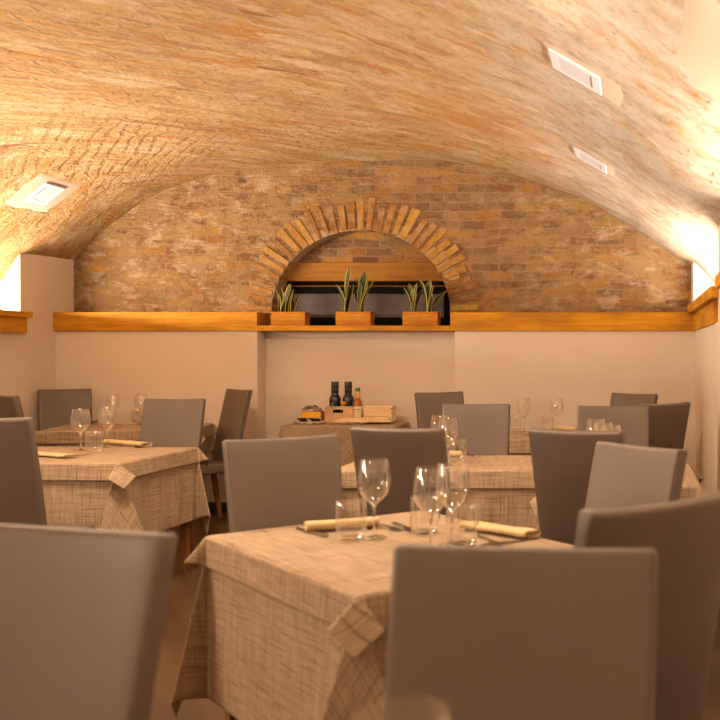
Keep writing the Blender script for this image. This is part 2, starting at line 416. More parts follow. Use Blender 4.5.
# upper brick wall with arched opening
AX, AZ, AA, AB = -2.282, 1.645, .75, .69
def arch(X, k=0.0):
    t = 1-((X-AX)/(AA+k))**2
    return AZ+(AB+k)*math.sqrt(max(t, 0))
bm = bmesh.new()
xs = [-4.95+i*(5.8/160) for i in range(161)]+[AX-AA, AX+AA, AX-AA+.004, AX+AA-.004, AX-AA+.015, AX+AA-.015]
xs = sorted(xs); cols = []
for X in xs:
    inside = abs(X-AX) < AA
    for rep in ([0, 1] if abs(abs(X-AX)-AA) < 1e-6 else [1 if inside else 0]):
        lo = (arch(X) if rep else 1.40); hi = vz(X)+.12 if X > -4.7 and X < .5 else 2.2
        hi = max(hi, lo+.05)
        cols.append((X, rep, [bm.verts.new((X, Z2+rough(X, 0, lo+(hi-lo)*k/14, .010), lo+(hi-lo)*k/14)) for k in range(15)]))
cols_sorted = cols
for (xa, ra, A), (xb, rb, B) in zip(cols_sorted, cols_sorted[1:]):
    if xb-xa < 1e-7: continue
    for k in range(14): bm.faces.new((A[k], B[k], B[k+1], A[k+1]))
S(obj('wall_back_upper', bm, M['brick'], smooth=True), 'exposed old brick wall under the vault')
# arch ring of standing bricks
bm = bmesh.new(); random.seed(11)
nb = 33
for i in range(nb):
    j0_ = random.uniform(.10, .22); t0 = PI*(i+j0_)/nb; t1 = PI*(i+random.uniform(.76, .88))/nb
    ri = random.uniform(-.004, .012); ro = random.uniform(.20, .285); dy = random.uniform(-.014, -.004)
    tw = random.uniform(-.01, .01)
    vs = []
    for yy in (Z2+dy, Z2+.24):
        for (t, r) in ((t0, ri), (t1, ri), (t1+tw, ro), (t0+tw, ro)):
            c_, s_ = math.cos(t), math.sin(t)
            j = random.uniform(-.008, .008)
            vs.append(bm.verts.new((AX+(AA+r)*c_+j, yy, AZ+(AB+r)*s_+j)))
    for f in ((0,1,2,3),(7,6,5,4),(0,4,5,1),(1,5,6,2),(2,6,7,3),(3,7,4,0)): bm.faces.new([vs[q] for q in f])
# a few courses below the springing on both sides
for sx in (-1, 1):
    for q in range(2):
        zt = AZ-.006-q*.075
        x0 = AX+sx*(AA+.004); x1 = AX+sx*(AA+random.uniform(.20, .27))
        box(bm, min(x0, x1), max(x0, x1), Z2-.02, Z2+.24, zt-.06, zt)
ao = S(obj('trim_1', bm, M['voussoir'], bevel=.007), 'round arch of standing orange and yellow bricks around the niche window')
bm = bmesh.new()          # mortar bed of the arch and the lined reveal behind it
seg = 48
for k in range(seg):
    a0, a1 = PI*k/seg, PI*(k+1)/seg
    P = []
    for q_, (yy, r) in enumerate(((Z2+.035, .19), (Z2+.006, .12), (Z2+.004, .004), (Z2+.30, .004))):
        P.append([bm.verts.new((AX+(AA+r+(.06*noise.noise(Vector((a*9, q_*.3, 2))) if q_ < 2 else 0))*math.cos(a), yy, AZ+(AB+r+(.06*noise.noise(Vector((a*9, q_*.3, 2))) if q_ < 2 else 0))*math.sin(a))) for a in (a0, a1)])
    for A, B in zip(P, P[1:]): bm.faces.new((A[0], A[1], B[1], B[0]))
for sx in (-1, 1):
    v = [bm.verts.new((AX+sx*(AA+.004), yy, zz)) for yy, zz in ((Z2-.008,1.4),(Z2+.3,1.4),(Z2+.3,AZ),(Z2-.008,AZ))]
    bm.faces.new(v)
bmesh.ops.remove_doubles(bm, verts=bm.verts, dist=1e-4)
S(obj('trim_2', bm, M['mortar']), 'mortar bed and reveal of the brick arch')
# infill brick above the beam, wooden beam, window
bm = bmesh.new(); box(bm, AX-.80, AX+.80, Z2+.17, Z2+.28, 2.05, 2.42)
S(obj('wall_infill', bm, M['brick_in']), 'small brick panel inside the arch above the beam')
S(bx('trim_3', AX-.80, AX+.80, Z2+.13, Z2+.30, 1.915, 2.075, M['beam'], bevel=.006), 'pale wooden beam across the arched opening')
w = S(empty('window_1', (AX, Z2+.24, 1.50)), 'dark framed window low in the brick arch')
for a in ((-.78,.78,-.02,.05,.315,.415),(-.78,.78,-.005,.05,.0,.025),(-.78,-.70,-.02,.05,.0,.40),(.655,.70,-.02,.05,.0,.40)):
    bm = bmesh.new(); box(bm, *a); obj('window_frame', bm, M['black_frame'], w, bevel=.004)
bm = bmesh.new(); box(bm, -.78, .78, -.026, -.018, .375, .380); obj('window_bead', bm, M['box_wood'], w)
bm = bmesh.new(); box(bm, -.71, .66, .02, .035, .108, .33); obj('pane', bm, M['pane'], w)
bm = bmesh.new(); box(bm, -.71, .66, .02, .035, .0, .108); obj('lower_pane', bm, M['dark_void'], w)
bm = bmesh.new(); box(bm, .70, .80, .03, .045, -.05, .5); obj('side_panel', bm, M['plaster'], w)
bm = bmesh.new(); box(bm, AX-1.2, AX+1.2, Z2+.36, Z2+.42, 1.2, 2.7); S(obj('wall_behind', bm, M['dark_void']))

# pine trims along the back wall
tz0, tz1 = 1.48, 1.632
bm = bmesh.new(); box(bm, XL-.02, -3.045, Z1-.03, Z1+.28, tz0, tz1); S(obj('trim_4', bm, M['pine_x'], bevel=.003), 'orange pine ledge board on the back wall left of the niche')
bm = bmesh.new(); box(bm, -1.475, XR+.06, Z1-.03, Z1+.28, tz0, tz1-.002); S(obj('trim_5', bm, M['pine_x'], bevel=.003), 'orange pine ledge board on the back wall right of the niche')
bm = bmesh.new(); box(bm, -3.045, -1.475, Z1-.032, Z2+.26, tz0, 1.523); S(obj('trim_6', bm, M['pine_x'], bevel=.003), 'pine shelf board under the arched window')
bm = bmesh.new(); box(bm, NL+.004, NR-.004, ZN-.012, ZN, 1.395, 1.48); S(obj('trim_7', bm, M['plaster']), 'plaster fascia under the shelf')
# left wall
bm = bmesh.new(); box(bm, -5.4, XL, YB, 7.68, 0, 1.46); S(obj('wall_left', bm, M['plaster']), 'cream plastered left wall')
bm = bmesh.new(); box(bm, -5.5, XL, 7.68, Z2+.1, 0, 2.7); S(obj('wall_left_pier', bm, M['plaster']), 'plaster pier at the left back corner')
for k, (a, b) in enumerate(((3.6, 4.5), (-.5, .4))):
    bm = bmesh.new(); box(bm, -5.5, XL, a, b, 1.44, 2.7); S(obj('wall_left_pier', bm, M['plaster'], bevel=.004))
bm = bmesh.new(); box(bm, -4.66-.14, -4.655, 4.5, 7.70, 1.457, 1.575); S(obj('trim_8', bm, M['pine_y'], bevel=.003), 'orange pine board under the left recess')
bm = bmesh.new(); box(bm, -4.66-.14, -4.625, 4.5, 7.725, 1.573, 1.617); S(obj('trim_9', bm, M['pine_y'], bevel=.004), 'pine cap board on the left sill')
# right wall
bm = bmesh.new(); box(bm, XR+.015, 1.3, YB, Z2+.1, 0, 1.485); S(obj('wall_right', bm, M['plaster']), 'cream plastered right wall')
bm = bmesh.new(); box(bm, XR, 1.3, 8.17, Z2+.1, 1.44, 2.6); S(obj('wall_right_pier', bm, M['plaster'], bevel=.004), 'plaster pier at the right back corner')
bm = bmesh.new(); box(bm, XR, 1.3, 4.9, 5.8, 1.44, 2.9); S(obj('wall_right_pier', bm, M['plaster'], bevel=.004), 'plaster pier at the right edge')
bm = bmesh.new(); box(bm, XR, 1.3, -.5, 1.2, 1.44, 2.9); S(obj('wall_right_pier', bm, M['plaster']))
bm = bmesh.new(); box(bm, XR, XR+.13, 6.17, 8.16, 1.48, 1.62); S(obj('trim_10', bm, M['pine_y'], bevel=.003), 'pine board along the right wall')
bm = bmesh.new(); box(bm, .4515, .60, 5.75, 8.14, 1.618, 1.685); S(obj('trim_11', bm, M['pine_y'], bevel=.004), 'pine cap board along the right wall')
bm = bmesh.new(); box(bm, .41, .60, 1.2, 4.94, 1.618, 1.685); S(obj('trim_12', bm, M['pine_y'], bevel=.004), 'nearer pine cap board at the right edge')
bm = bmesh.new(); box(bm, .46, .60, 1.2, 4.9, 1.48, 1.618); S(obj('trim_13', bm, M['pine_y'], bevel=.004), 'nearer pine board at the right edge')
# rear of the room, behind the camera
bm = bmesh.new(); box(bm, -5.4, 1.3, YB-.1, YB, 0, 3.2); S(obj('wall_front', bm, M['plaster']))
# baseboards
bm = bmesh.new(); box(bm, XL, NL, Z1-.015, Z1, 0, .085); box(bm, NR, XR+.01, Z1-.015, Z1, 0, .085); box(bm, NL, NR, ZN-.015, ZN, 0, .085)
S(obj('baseboard_back', bm, M['baseboard']), 'black baseboard of the back wall')
bm = bmesh.new(); box(bm, XL, XL+.015, YB, Z1-.02, 0, .085); S(obj('baseboard_left', bm, M['baseboard']))
bm = bmesh.new(); box(bm, XR, XR+.015, YB, Z1-.02, 0, .085); S(obj('baseboard_right', bm, M['baseboard']))

# recessed light fixtures in the vault
def fixture(fx, label, pad):
    px, py, lx, ly = fx
    cen = ray_vault(px, py); cen.z = vz(cen.x)
    ex = Vector((.04, 0, vz(cen.x+.02)-vz(cen.x-.02))).normalized(); ey = Vector((0, 1, 0)); nz = ex.cross(ey)
    if nz.z > 0: nz = -nz
    root = empty('ceiling_light', cen); tag(root, label, 'light fixture', 'recessed vault lights')
    R = Matrix((ex, ey, nz)).transposed().to_4x4()
    def part(nm, mat, boxes, bev=0.0):
        b = bmesh.new()
        for q in boxes: box(b, *q)
        bmesh.ops.transform(b, matrix=R, verts=b.verts)
        return obj(nm, b, mat, root, bevel=bev)
    a, c = lx/2, ly/2
    ia, ic = a*.66, c*.70
    part('frame', M['fixture'], [(-a, a, ic, c, -.03, .014), (-a, a, -c, -ic, -.03, .014), (-a, -ia, -ic, ic, -.03, .014), (ia, a, -ic, ic, -.03, .014)], .003)
    part('diffuser', M['diffuser'], [(-ia, ia, -ic, ic, -.03, .0125)])
    part('clip', M['fixture_dark'], [(-ia*.9, ia*.9, -ic, -ic*.90, .0125, .0130)] if pad[3] else [(ia*.93, ia*.98, -ic*.9, ic*.9, .0125, .0130)])
    b = bmesh.new(); n_ = 16; G = []        # plaster made good around the fixture
    for j in range(n_+1):
        rw = []
        for i in range(n_+1):
            u, v = -1+2*i/n_, -1+2*j/n_
            p = cen+ex*(u*(a+pad[0])+pad[2])+ey*(v*(c+pad[1]))
            edge = max(abs(u), abs(v)); rag = .03*noise.noise(Vector((u*2.2, v*2.2, cen.x)))
            q = Vector((p.x+rag*.6, p.y+rag, 0)); q.z = vz(q.x)-.005+.03*max(0, edge-.82)
            rw.append(b.verts.new(q-cen))
        G.append(rw)
    for j in range(n_):
        for i in range(n_): b.faces.new((G[j][i], G[j][i+1], G[j+1][i+1], G[j+1][i]))
    obj('plaster_patch', b, M['patch'], root, smooth=True)
    return root
fixture(FIX[0], 'larger white recessed light at upper right of the vault', (.06,.05,.04,0))
fixture(FIX[1], 'smaller white recessed light above the right end of the back wall', (.04,.03,.01,0))
fixture(FIX[2], 'white recessed light at the left of the vault', (.07,.14,.0,1))

# smooth plaster band high on the right of the vault
b = bmesh.new(); G = []
for j in range(13):
    rw = []
    for i in range(13):
        u, v = i/12, j/12
        X = .14+.34*u; Y = 2.55+ .75*v + .1*noise.noise(Vector((u*4, v*4, 1)))
        rw.append(b.verts.new((X, Y, vz(X)-.004+.03*max(0, max(abs(2*u-1), abs(2*v-1))-.85))))
    G.append(rw)
for j in range(12):
    for i in range(12): b.faces.new((G[j][i], G[j][i+1], G[j+1][i+1], G[j+1][i]))
S(obj('trim_14', b, M['patch'], smooth=True), 'smooth plaster band on the vault at upper right')

# ------------------------------------------------------------------ chairs
CH = 1.019
def back_bm():
    bm = bmesh.new(); nx, nz = 10, 14; w = .413; z0 = .36
    def pt(i, k, back):
        u = -1+2*i/nx; t = k/nz
        z = z0+(CH-z0)*t
        lean = -.115*max(0, (z-.47)/(CH-.47))**1.15
        curve = -.016*(1-u*u)*min(1, t*1.5)               # hollowed towards the sitter
        th = .058-.012*t
        y = -.185+lean+curve-(th if back else 0)
        ww = w*(.955+.045*t)
        dz = (-.005*(1-u*u)) if k == nz else 0
        return (u*ww/2, y, z+dz-(.006 if back and k == nz else 0))
    Fv = [[bm.verts.new(pt(i, k, 0)) for i in range(nx+1)] for k in range(nz+1)]
    Bv = [[bm.verts.new(pt(i, k, 1)) for i in range(nx+1)] for k in range(nz+1)]
    for k in range(nz):
        for i in range(nx):
            bm.faces.new((Fv[k][i], Fv[k][i+1], Fv[k+1][i+1], Fv[k+1][i]))
            bm.faces.new((Bv[k][i+1], Bv[k][i], Bv[k+1][i], Bv[k+1][i+1]))
    for i in range(nx):
        bm.faces.new((Fv[nz][i], Fv[nz][i+1], Bv[nz][i+1], Bv[nz][i])); bm.faces.new((Bv[0][i], Bv[0][i+1], Fv[0][i+1], Fv[0][i]))
    for k in range(nz):
        bm.faces.new((Fv[k+1][0], Bv[k+1][0], Bv[k][0], Fv[k][0])); bm.faces.new((Fv[k][nx], Bv[k][nx], Bv[k+1][nx], Fv[k+1][nx]))
    return bm
def seat_bm():
    bm = bmesh.new(); n_ = 10; w, y0, y1 = .365, -.20, .19
    T = [[bm.verts.new((-w/2+w*i/n_, y0+(y1-y0)*j/n_, .462+.010*(1-(2*i/n_-1)**2)*(1-(2*j/n_-1)**4))) for i in range(n_+1)] for j in range(n_+1)]
    Bt = [[bm.verts.new((-w/2+w*i/n_, y0+(y1-y0)*j/n_, .385)) for i in range(n_+1)] for j in range(n_+1)]
    for j in range(n_):
        for i in range(n_):
            bm.faces.new((T[j][i], T[j][i+1], T[j+1][i+1], T[j+1][i])); bm.faces.new((Bt[j+1][i], Bt[j+1][i+1], Bt[j][i+1], Bt[j][i]))
    for i in range(n_):
        bm.faces.new((T[0][i+1], T[0][i], Bt[0][i], Bt[0][i+1])); bm.faces.new((T[n_][i], T[n_][i+1], Bt[n_][i+1], Bt[n_][i]))
        bm.faces.new((T[i][0], T[i+1][0], Bt[i+1][0], Bt[i][0])); bm.faces.new((T[i+1][n_], T[i][n_], Bt[i][n_], Bt[i+1][n_]))
    return bm
def leg_bm(x, y, ztop, dx, dy):
    bm = bmesh.new(); a, b = .020, .0135
    top = [bm.verts.new((x+s*a, y+t*a, ztop)) for s, t in ((-1,-1),(1,-1),(1,1),(-1,1))]
    bot = [bm.verts.new((x+dx+s*b, y+dy+t*b, 0)) for s, t in ((-1,-1),(1,-1),(1,1),(-1,1))]
    bm.faces.new(top); bm.faces.new(bot[::-1])
    for k in range(4): bm.faces.new((top[k], top[(k+1)%4], bot[(k+1)%4], bot[k]))
    return bm
def make_chair():
    r = empty('dining_chair', (0,0,0))
    o = obj('backrest', back_bm(), M['leather'], r, smooth=True, bevel=.011, bseg=3)
    obj('seat', seat_bm(), M['leather'], r, smooth=True, bevel=.016, bseg=3)
    for s in (-1, 1):
        obj('leg', leg_bm(s*.155, .155, .388, 0, .01), M['leg_wood'], r, bevel=.003)
        obj('leg', leg_bm(s*.155, -.175, .388, 0, -.06), M['leg_wood'], r, bevel=.003)
    return r
CHAIRS = [  # top of the backrest (x, y), direction it faces, label
 (-.156, 1.470, -.09, -1, 'large taupe chair across the foreground, facing us in front of the nearest laid table'),
 (-.912, 1.629, -.264, -.965, 'foreground chair cut by the left edge of the photo, facing us'),
 (.062, 1.925, -.66, .75, 'dark chair back at the lower right, its top edge rising to the right frame edge'),
 (-1.188, 3.39, .65, -.76, 'light taupe chair facing us at the left far corner of the nearest laid table'),
 (-.90, 3.82, .27, .963, 'dark chair back in the middle, behind the tall wine glass of the nearest laid table'),
 (-.21, 3.71, .394, .919, 'dark wide chair back right of centre, behind the napkin on the nearest laid table'),
 (.027, 3.09, -.75, -.66, 'light taupe tilted chair at the right of the nearest laid table'),
 (-.10, 5.40, 0, -1, 'light taupe chair facing us behind three glasses on the right'),
 (.19, 5.68, -.68, .73, 'very dark chair back nearest the right wall corner'),
 (.02, 7.05, -.6, -.8, 'small chair furthest right against the back wall, only its top showing'),
 (-1.41, 7.30, .6, -.8, 'small chair by the right edge of the wall niche, beside the back right table'),
 (-.87, 5.60, .05, -1, 'light chair facing us at the far side of the middle table'),
 (-2.85, 6.24, 0, -1, 'taupe chair facing us at the far side of the left laid table'),
 (-2.845, 4.42, .08, .997, 'dark chair back at the left edge, in front of the left laid table'),
 (-4.25, 6.76, .6, .8, 'small dark chair at the left frame edge, beside the back left table'),
 (-4.50, 7.93, .62, -.78, 'dark chair in the left back corner, behind the back left table'),
 (-3.08, 7.85, -.7, -.71, 'tall looking angled chair right of the back left table, with its seat in view'),
]
proto = make_chair()
for i, (x, y, fx, fy, lab) in enumerate(CHAIRS):
    l = math.hypot(fx, fy); fx /= l; fy /= l
    o = proto if i == 0 else copy_tree(proto)
    o.location = (x+.325*fx, y+.325*fy, 0); o.rotation_euler.z = math.atan2(-fx, fy)
    if i in (0, 3, 10, 11, 12, 15): o.scale.x = .94 if i < 4 else .91
    tag(o, lab, 'chair', 'taupe dining chairs')

# ------------------------------------------------------------------ tables and cloths
TZ = .740
def cloth_bm(lx, ly, drops, flare=.012, fold=.25, stand=.07, ripple=.020, seed=0.0, step=.02, gap=0.0, lift=0.0, wav=1.0):
    # drops: -x, +x, -y, +y. A flat rectangle of cloth laid on the top and let down over the edges and corners
    bm = bmesh.new(); uvl = bm.loops.layers.uv.new('weave')
    a, b = lx/2, ly/2
    def axis(lo, hi, st):
        n_ = max(2, int(round((hi-lo)/st))); return [lo+(hi-lo)*i/n_ for i in range(n_+1)]
    fine = step*.5
    us = axis(-a-drops[0], -a, fine)[:-1]+axis(-a, a, step)+axis(a, a+drops[1], fine)[1:]
    vs = axis(-b-drops[2], -b, fine)[:-1]+axis(-b, b, step)+axis(b, b+drops[3], fine)[1:]
    R = .010
    def hang(r):             # down over a rounded edge: (out, down)
        q = R*PI/2
        if r < q: return R*math.sin(r/R), R*(1-math.cos(r/R))
        return R, R+(r-q)
    def pos(u, v):
        cu, cv = min(max(u, -a), a), min(max(v, -b), b); eu, ev = u-cu, v-cv
        if eu == 0 and ev == 0:
            return Vector((u, v, lift+.0012*noise.noise(Vector((u*5, v*5, seed)))))
        if ev == 0 or eu == 0:
            r = abs(eu)+abs(ev); o_, d_ = hang(r)
            s = cv if eu else cu
            L = (b if eu else a)
            rp = ripple*min(1, r/.25)*(noise.noise(Vector((s*5.5*wav+seed, seed*2+(3 if eu else 9), r*1.2)))+.5*noise.noise(Vector((s*13*wav, seed, 5))))
            rp *= min(1, (L-abs(s))/.08+.25)
            o_ = o_+gap+flare*max(0, r-R)+max(rp, -.6*flare*r)
            return Vector((cu+(math.copysign(o_, eu) if eu else 0), cv+(math.copysign(o_, ev) if ev else 0), lift-d_))
        r = math.hypot(eu, ev); ph = math.atan2(abs(ev), abs(eu)); o_, d_ = hang(r)
        sx, sy = math.copysign(1, eu), math.copysign(1, ev)
        t = ph/(PI/2); q = min(t, 1-t)/.2; k = min(1, q); k = k*k*(3-2*k)
        f = -fold*k if t < .2 else (fold*k if t > .8 else -fold+2*fold*(t-.2)/.6)
        out = o_+gap+flare*max(0, r-R)+stand*max(0, r-R)*k
        lat = -f*max(0, r-R)*.7071
        g = 1-fold*.42*k*min(1, abs(t-.5)/.3)**1.5
        skew = stand*.25*max(0, r-R)*k*math.sin(seed*3+sx+2*sy)
        ox = out*math.cos(ph)**.5+lat+skew; oy = out*math.sin(ph)**.5-lat-skew
        return Vector((cu+sx*ox, cv+sy*oy, lift-d_*g))
    V = [[bm.verts.new(pos(u, v)) for u in us] for v in vs]
    for j in range(len(vs)-1):
        for i in range(len(us)-1):
            f = bm.faces.new((V[j][i], V[j][i+1], V[j+1][i+1], V[j+1][i])); f.smooth = True
            for lp, (jj, ii) in zip(f.loops, ((j,i),(j,i+1),(j+1,i+1),(j+1,i))): lp[uvl].uv = (us[ii]+seed, vs[jj]+seed*.7)
    return bm
def table(center, ang, lx, ly, drops, legs, labels, seed, over=.095, mat='linen', ztop=None, groups=True):
    x, y = center; rz = math.radians(ang); zt = TZ if ztop is None else ztop
    t = empty('dining_table', (x, y, 0), rz); tag(t, labels[0], 'table', 'cloth-covered dining tables' if groups else None)
    bm = bmesh.new(); box(bm, -lx/2+.004, lx/2-.004, -ly/2+.004, ly/2-.004, zt-.035, zt-.008); obj('tabletop', bm, M['table_wood'], t, bevel=.004)
    i0, i1, j0, j1 = legs
    bm = bmesh.new()
    bm.free()
    for yy in (-ly/2+j0, ly/2-j1):
        bm = bmesh.new(); box(bm, -lx/2+i0, lx/2-i1, yy-.01, yy+.01, zt-.105, zt-.035); obj('apron', bm, M['table_wood'], t)
    for px in (-lx/2+i0, lx/2-i1):
        for py in (-ly/2+j0, ly/2-j1):
            bm = bmesh.new(); q = .02; box(bm, px-q, px+q, py-q, py+q, 0, zt-.035); obj('leg', bm, M['leg_wood'], t, bevel=.003)
    c1 = obj('tablecloth', cloth_bm(lx, ly, drops, seed=seed), M[mat], None, loc=(x, y, zt-.0055), rz=rz); c1.data.uv_layers[0].active_render = True
    tag(c1, labels[1], 'tablecloth', 'full-length linen tablecloths' if groups else None)
    if over:
        c2 = obj('table_topper', cloth_bm(lx, ly, (over,)*4, flare=.08, fold=.58, stand=.30, ripple=.010, seed=seed+4.2, step=.0125, gap=.010), M[mat], None, loc=(x, y, zt-.0015), rz=rz)
        tag(c2, labels[2], 'table topper', 'linen table toppers')
        objs = (c1, c2)
    else: objs = (c1,)
    for c_ in objs:
        s = c_.modifiers.new('solid', 'SOLIDIFY'); s.thickness = .0018; s.offset = 0
    return t
# nearest laid table
e1 = Vector((.663, -.749)); e2 = Vector((.749, .663)); Lc = Vector((-1.289, 3.077))
cen1 = Lc+e1*.495+e2*.36
table(cen1, -48.5, .99, .72, (.25,.50,.50,.25), (.05,.30,.045,.28),
      ('wooden table under the nearest fully visible cloth, its leg showing below the hem', 'long linen cloth hanging to near the floor on the nearest laid table', 'short linen topper with drooping corners on the nearest laid table'), 1.0)
table((-.92, 5.15), 0, 1.0, .66, (.36,.36,.40,.22), (.05,.05,.05,.05),
      ('table in the middle of the room, hidden by chairs in front', 'long linen cloth of the middle table, seen between two dark chair backs', 'linen topper on the middle table, behind the nearest table\'s glasses'), 2.3)
table((-.035, 4.65), 0, .62, .80, (.30,.42,.30,.22), (.05,.05,.05,.05),
      ('table at the right side, mostly hidden behind tilted chairs', 'long linen cloth whose corner hangs beside the right wall', 'linen topper whose dark-edged corner shows beside the right wall'), 3.1)
table((-.60, 6.88), 0, .78, .75, (.24,.24,.36,.36), (.05,.05,.05,.05),
      ('table at the back right near the back wall', 'long linen cloth on the back right table', 'linen topper on the back right table with two wine glasses'), 4.4)
table((-3.12, 5.55), -2, 1.0, .84, (.36,.43,.42,.34), (.05,.035,.06,.035),
      ('table at the left behind the dark chair, its leg below the hem', 'long linen cloth with a folded front corner on the left laid table', 'linen topper with a drooping front corner on the left laid table'), 5.2)
table((-3.82, 7.58), 12, 1.05, .65, (.22,.22,.26,.22), (.40,.47,.2,.2),
      ('table at the back left corner', 'long linen cloth on the back left corner table', 'linen topper on the back left corner table'), 6.7)
table((-.20, .85), 0, 1.0, .60, (.2,.2,.2,.2), (.05,.05,.05,.05),
      ('table just below the bottom edge under the blurred wine glass', 'linen cloth of the table just below the bottom edge', 'linen topper of the table just below the bottom edge'), 8.1)
# service table in the niche
SZ = .74; SX0, SX1, SY0, SY1 = -2.70, -1.84, 7.72, 8.22
t = empty('service_table', ((SX0+SX1)/2, (SY0+SY1)/2, 0)); tag(t, 'small service table standing in the wall niche', 'table')
w_, d_ = SX1-SX0, SY1-SY0
bm = bmesh.new(); box(bm, -w_/2, w_/2, -d_/2, d_/2, SZ-.03, SZ-.004); obj('tabletop', bm, M['table_wood'], t)
for sx in (-1, 1):
    for sy in (-1, 1):
        bm = bmesh.new(); box(bm, sx*(w_/2-.05)-.02, sx*(w_/2-.05)+.02, sy*(d_/2-.05)-.02, sy*(d_/2-.05)+.02, 0, SZ-.03); obj('leg', bm, M['leg_wood'], t)
c_ = obj('tablecloth', cloth_bm(w_, d_, (.08,.08,.36,.03), seed=9.3), M['linen_diag'], None, loc=((SX0+SX1)/2, (SY0+SY1)/2, SZ-.001))
s_ = c_.modifiers.new('solid', 'SOLIDIFY'); s_.thickness = .0018; s_.offset = 0
tag(c_, 'linen cloth with a diagonal weave on the service table in the niche', 'tablecloth', 'full-length linen tablecloths')

# ------------------------------------------------------------------ glassware
def wineglass():
    bm = bmesh.new()
    outer = [(0,.0),(.036,.0),(.0375,.002),(.030,.005),(.012,.009),(.0055,.014),(.0042,.03),(.0040,.06),(.0042,.085),(.0060,.098),(.013,.106),(.028,.118),(.041,.135),(.0485,.155),(.0505,.172),(.0490,.190),(.0455,.212),(.0405,.2383),(.0402,.2387)]
    inner = [(.0398,.2387),(.0395,.2383),(.0444,.212),(.0478,.190),(.0493,.172),(.0473,.1555),(.0398,.136),(.0268,.1195),(.012,.109),(0,.1065)]
    lathe(bm, outer+inner, 40)
    for f in bm.faces: f.material_index = 1 if f.calc_center_median().z > .1055 else 0
    r = obj('wine_glass', bm, (M['glass'], M['glass_thin']), None, smooth=True, sharp=.8); return r
def tumbler():
    bm = bmesh.new()
    outer = [(0,.0),(.034,.0),(.038,.002),(.0415,.010),(.0450,.03),(.0468,.055),(.0468,.08),(.0450,.1162),(.0447,.1167)]
    inner = [(.0442,.1167),(.0439,.1162),(.0455,.08),(.0455,.055),(.0436,.032),(.0395,.016),(.033,.011),(0,.010)]
    lathe(bm, outer+inner, 36)
    for f in bm.faces: f.material_index = 1 if f.calc_center_median().z > .0115 else 0
    return obj('water_tumbler', bm, (M['glass'], M['glass_thin']), None, smooth=True, sharp=.8)
GL = [  # kind, px, py of the foot, label, group
 ('w', 374, 538, 'wine glass furthest left on the nearest laid table, before the dark middle chair', 1),
 ('w', 431, 552, 'left of the two overlapping wine glasses on the nearest laid table', 1),
 ('w', 452, 545, 'right and taller of the two overlapping wine glasses on the nearest laid table', 1),
 ('t', 351, 539.5, 'water tumbler in front of the left napkin on the nearest laid table', 1),
 ('t', 462, 546, 'water tumbler just behind the foreground chair, before the right napkin', 1),
 ('t', 425, 533, 'water tumbler behind the left of the two overlapping wine glasses', 1),
 ('w', 80.5, 450.5, 'left wine glass on the left laid table', 1),
 ('w', 107.5, 447, 'right wine glass on the left laid table, beside the rolled napkin', 1),
 ('t', 94.5, 451.5, 'water tumbler between the two wine glasses of the left laid table', 1),
 ('w', 112.5, 425, 'left wine glass on the back left corner table', 1),
 ('w', 141, 424, 'right wine glass on the back left corner table, touching the taupe chair', 1),
 ('t', 137, 422.5, 'water tumbler on the back left corner table', 1),
 ('w', 440, 461, 'left of two overlapping wine glasses by the dark middle chair', 1),
 ('w', 448, 466, 'right of two overlapping wine glasses by the dark middle chair', 1),
 ('t', 457.5, 462, 'water tumbler on the middle table at the corner of the light chair', 1),
 ('w', 596, 468, 'leftmost of the three glasses above the dark chair on the right', 1),
 ('w', 603, 474, 'middle one of the three glasses above the dark chair on the right', 1),
 ('w', 611, 479, 'rightmost of the three glasses above the dark chair on the right', 1),
 ('w', 524, 431.5, 'left wine glass on the back right table', 1),
 ('w', 557, 431.5, 'right wine glass on the back right table', 1),
 ('t', 516, 431, 'left water tumbler on the back right table', 1),
 ('t', 547.5, 430.5, 'right water tumbler on the back right table', 1),
]
wp = wineglass(); tp = tumbler(); fw = ft = True
for k, px, py, lab, _ in GL:
    p = at(px, py, TZ+.0005)
    src = wp if k == 'w' else tp
    if k == 'w' and fw: o = wp; fw = False
    elif k == 't' and ft: o = tp; ft = False
    else: o = src.copy(); COL.objects.link(o)
    o.location = p; o.rotation_euler.z = px*.37
    tag(o, lab, 'wine glass' if k == 'w' else 'tumbler', 'stemmed wine glasses' if k == 'w' else 'water tumblers')
o = wp.copy(); COL.objects.link(o); o.location = (-.205, .892, TZ+.0005)
tag(o, 'blurred wine glass rim at the very bottom edge of the photo', 'wine glass', 'stemmed wine glasses')

# ------------------------------------------------------------------ napkins and cutlery
def napkin_bm(L, W, T, seed, turns=2.2, flare=.0):
    # a sheet wound into a flat roll, its end showing the layers
    bm = bmesh.new(); n_ = 60; m_ = 18; rows = []
    for j in range(m_+1):
        y = -L/2+L*j/m_; ring = []
        pinch = 1-.22*math.exp(-((j/m_-.42)/.12)**2)*flare
        for i in range(n_+1):
            q = i/n_; a = 2*PI*turns*q; s = .25+.75*q
            wx = W/2*s*pinch; tz = T/2*s*pinch
            x = wx*math.copysign(abs(math.cos(a))**.75, math.cos(a)); z = tz*math.copysign(abs(math.sin(a))**.75, math.sin(a))
            z += .003*noise.noise(Vector((x*30, y*14, seed)))
            x += .004*noise.noise(Vector((y*9, seed, 2)))
            ring.append(bm.verts.new((x, y+.006*q*noise.noise(Vector((q*5, seed, j*.02))), z+T/2*1.02)))
        rows.append(ring)
    for A, B in zip(rows, rows[1:]):
        for i in range(n_):
            f = bm.faces.new((A[i], A[i+1], B[i+1], B[i])); f.smooth = True
    return bm
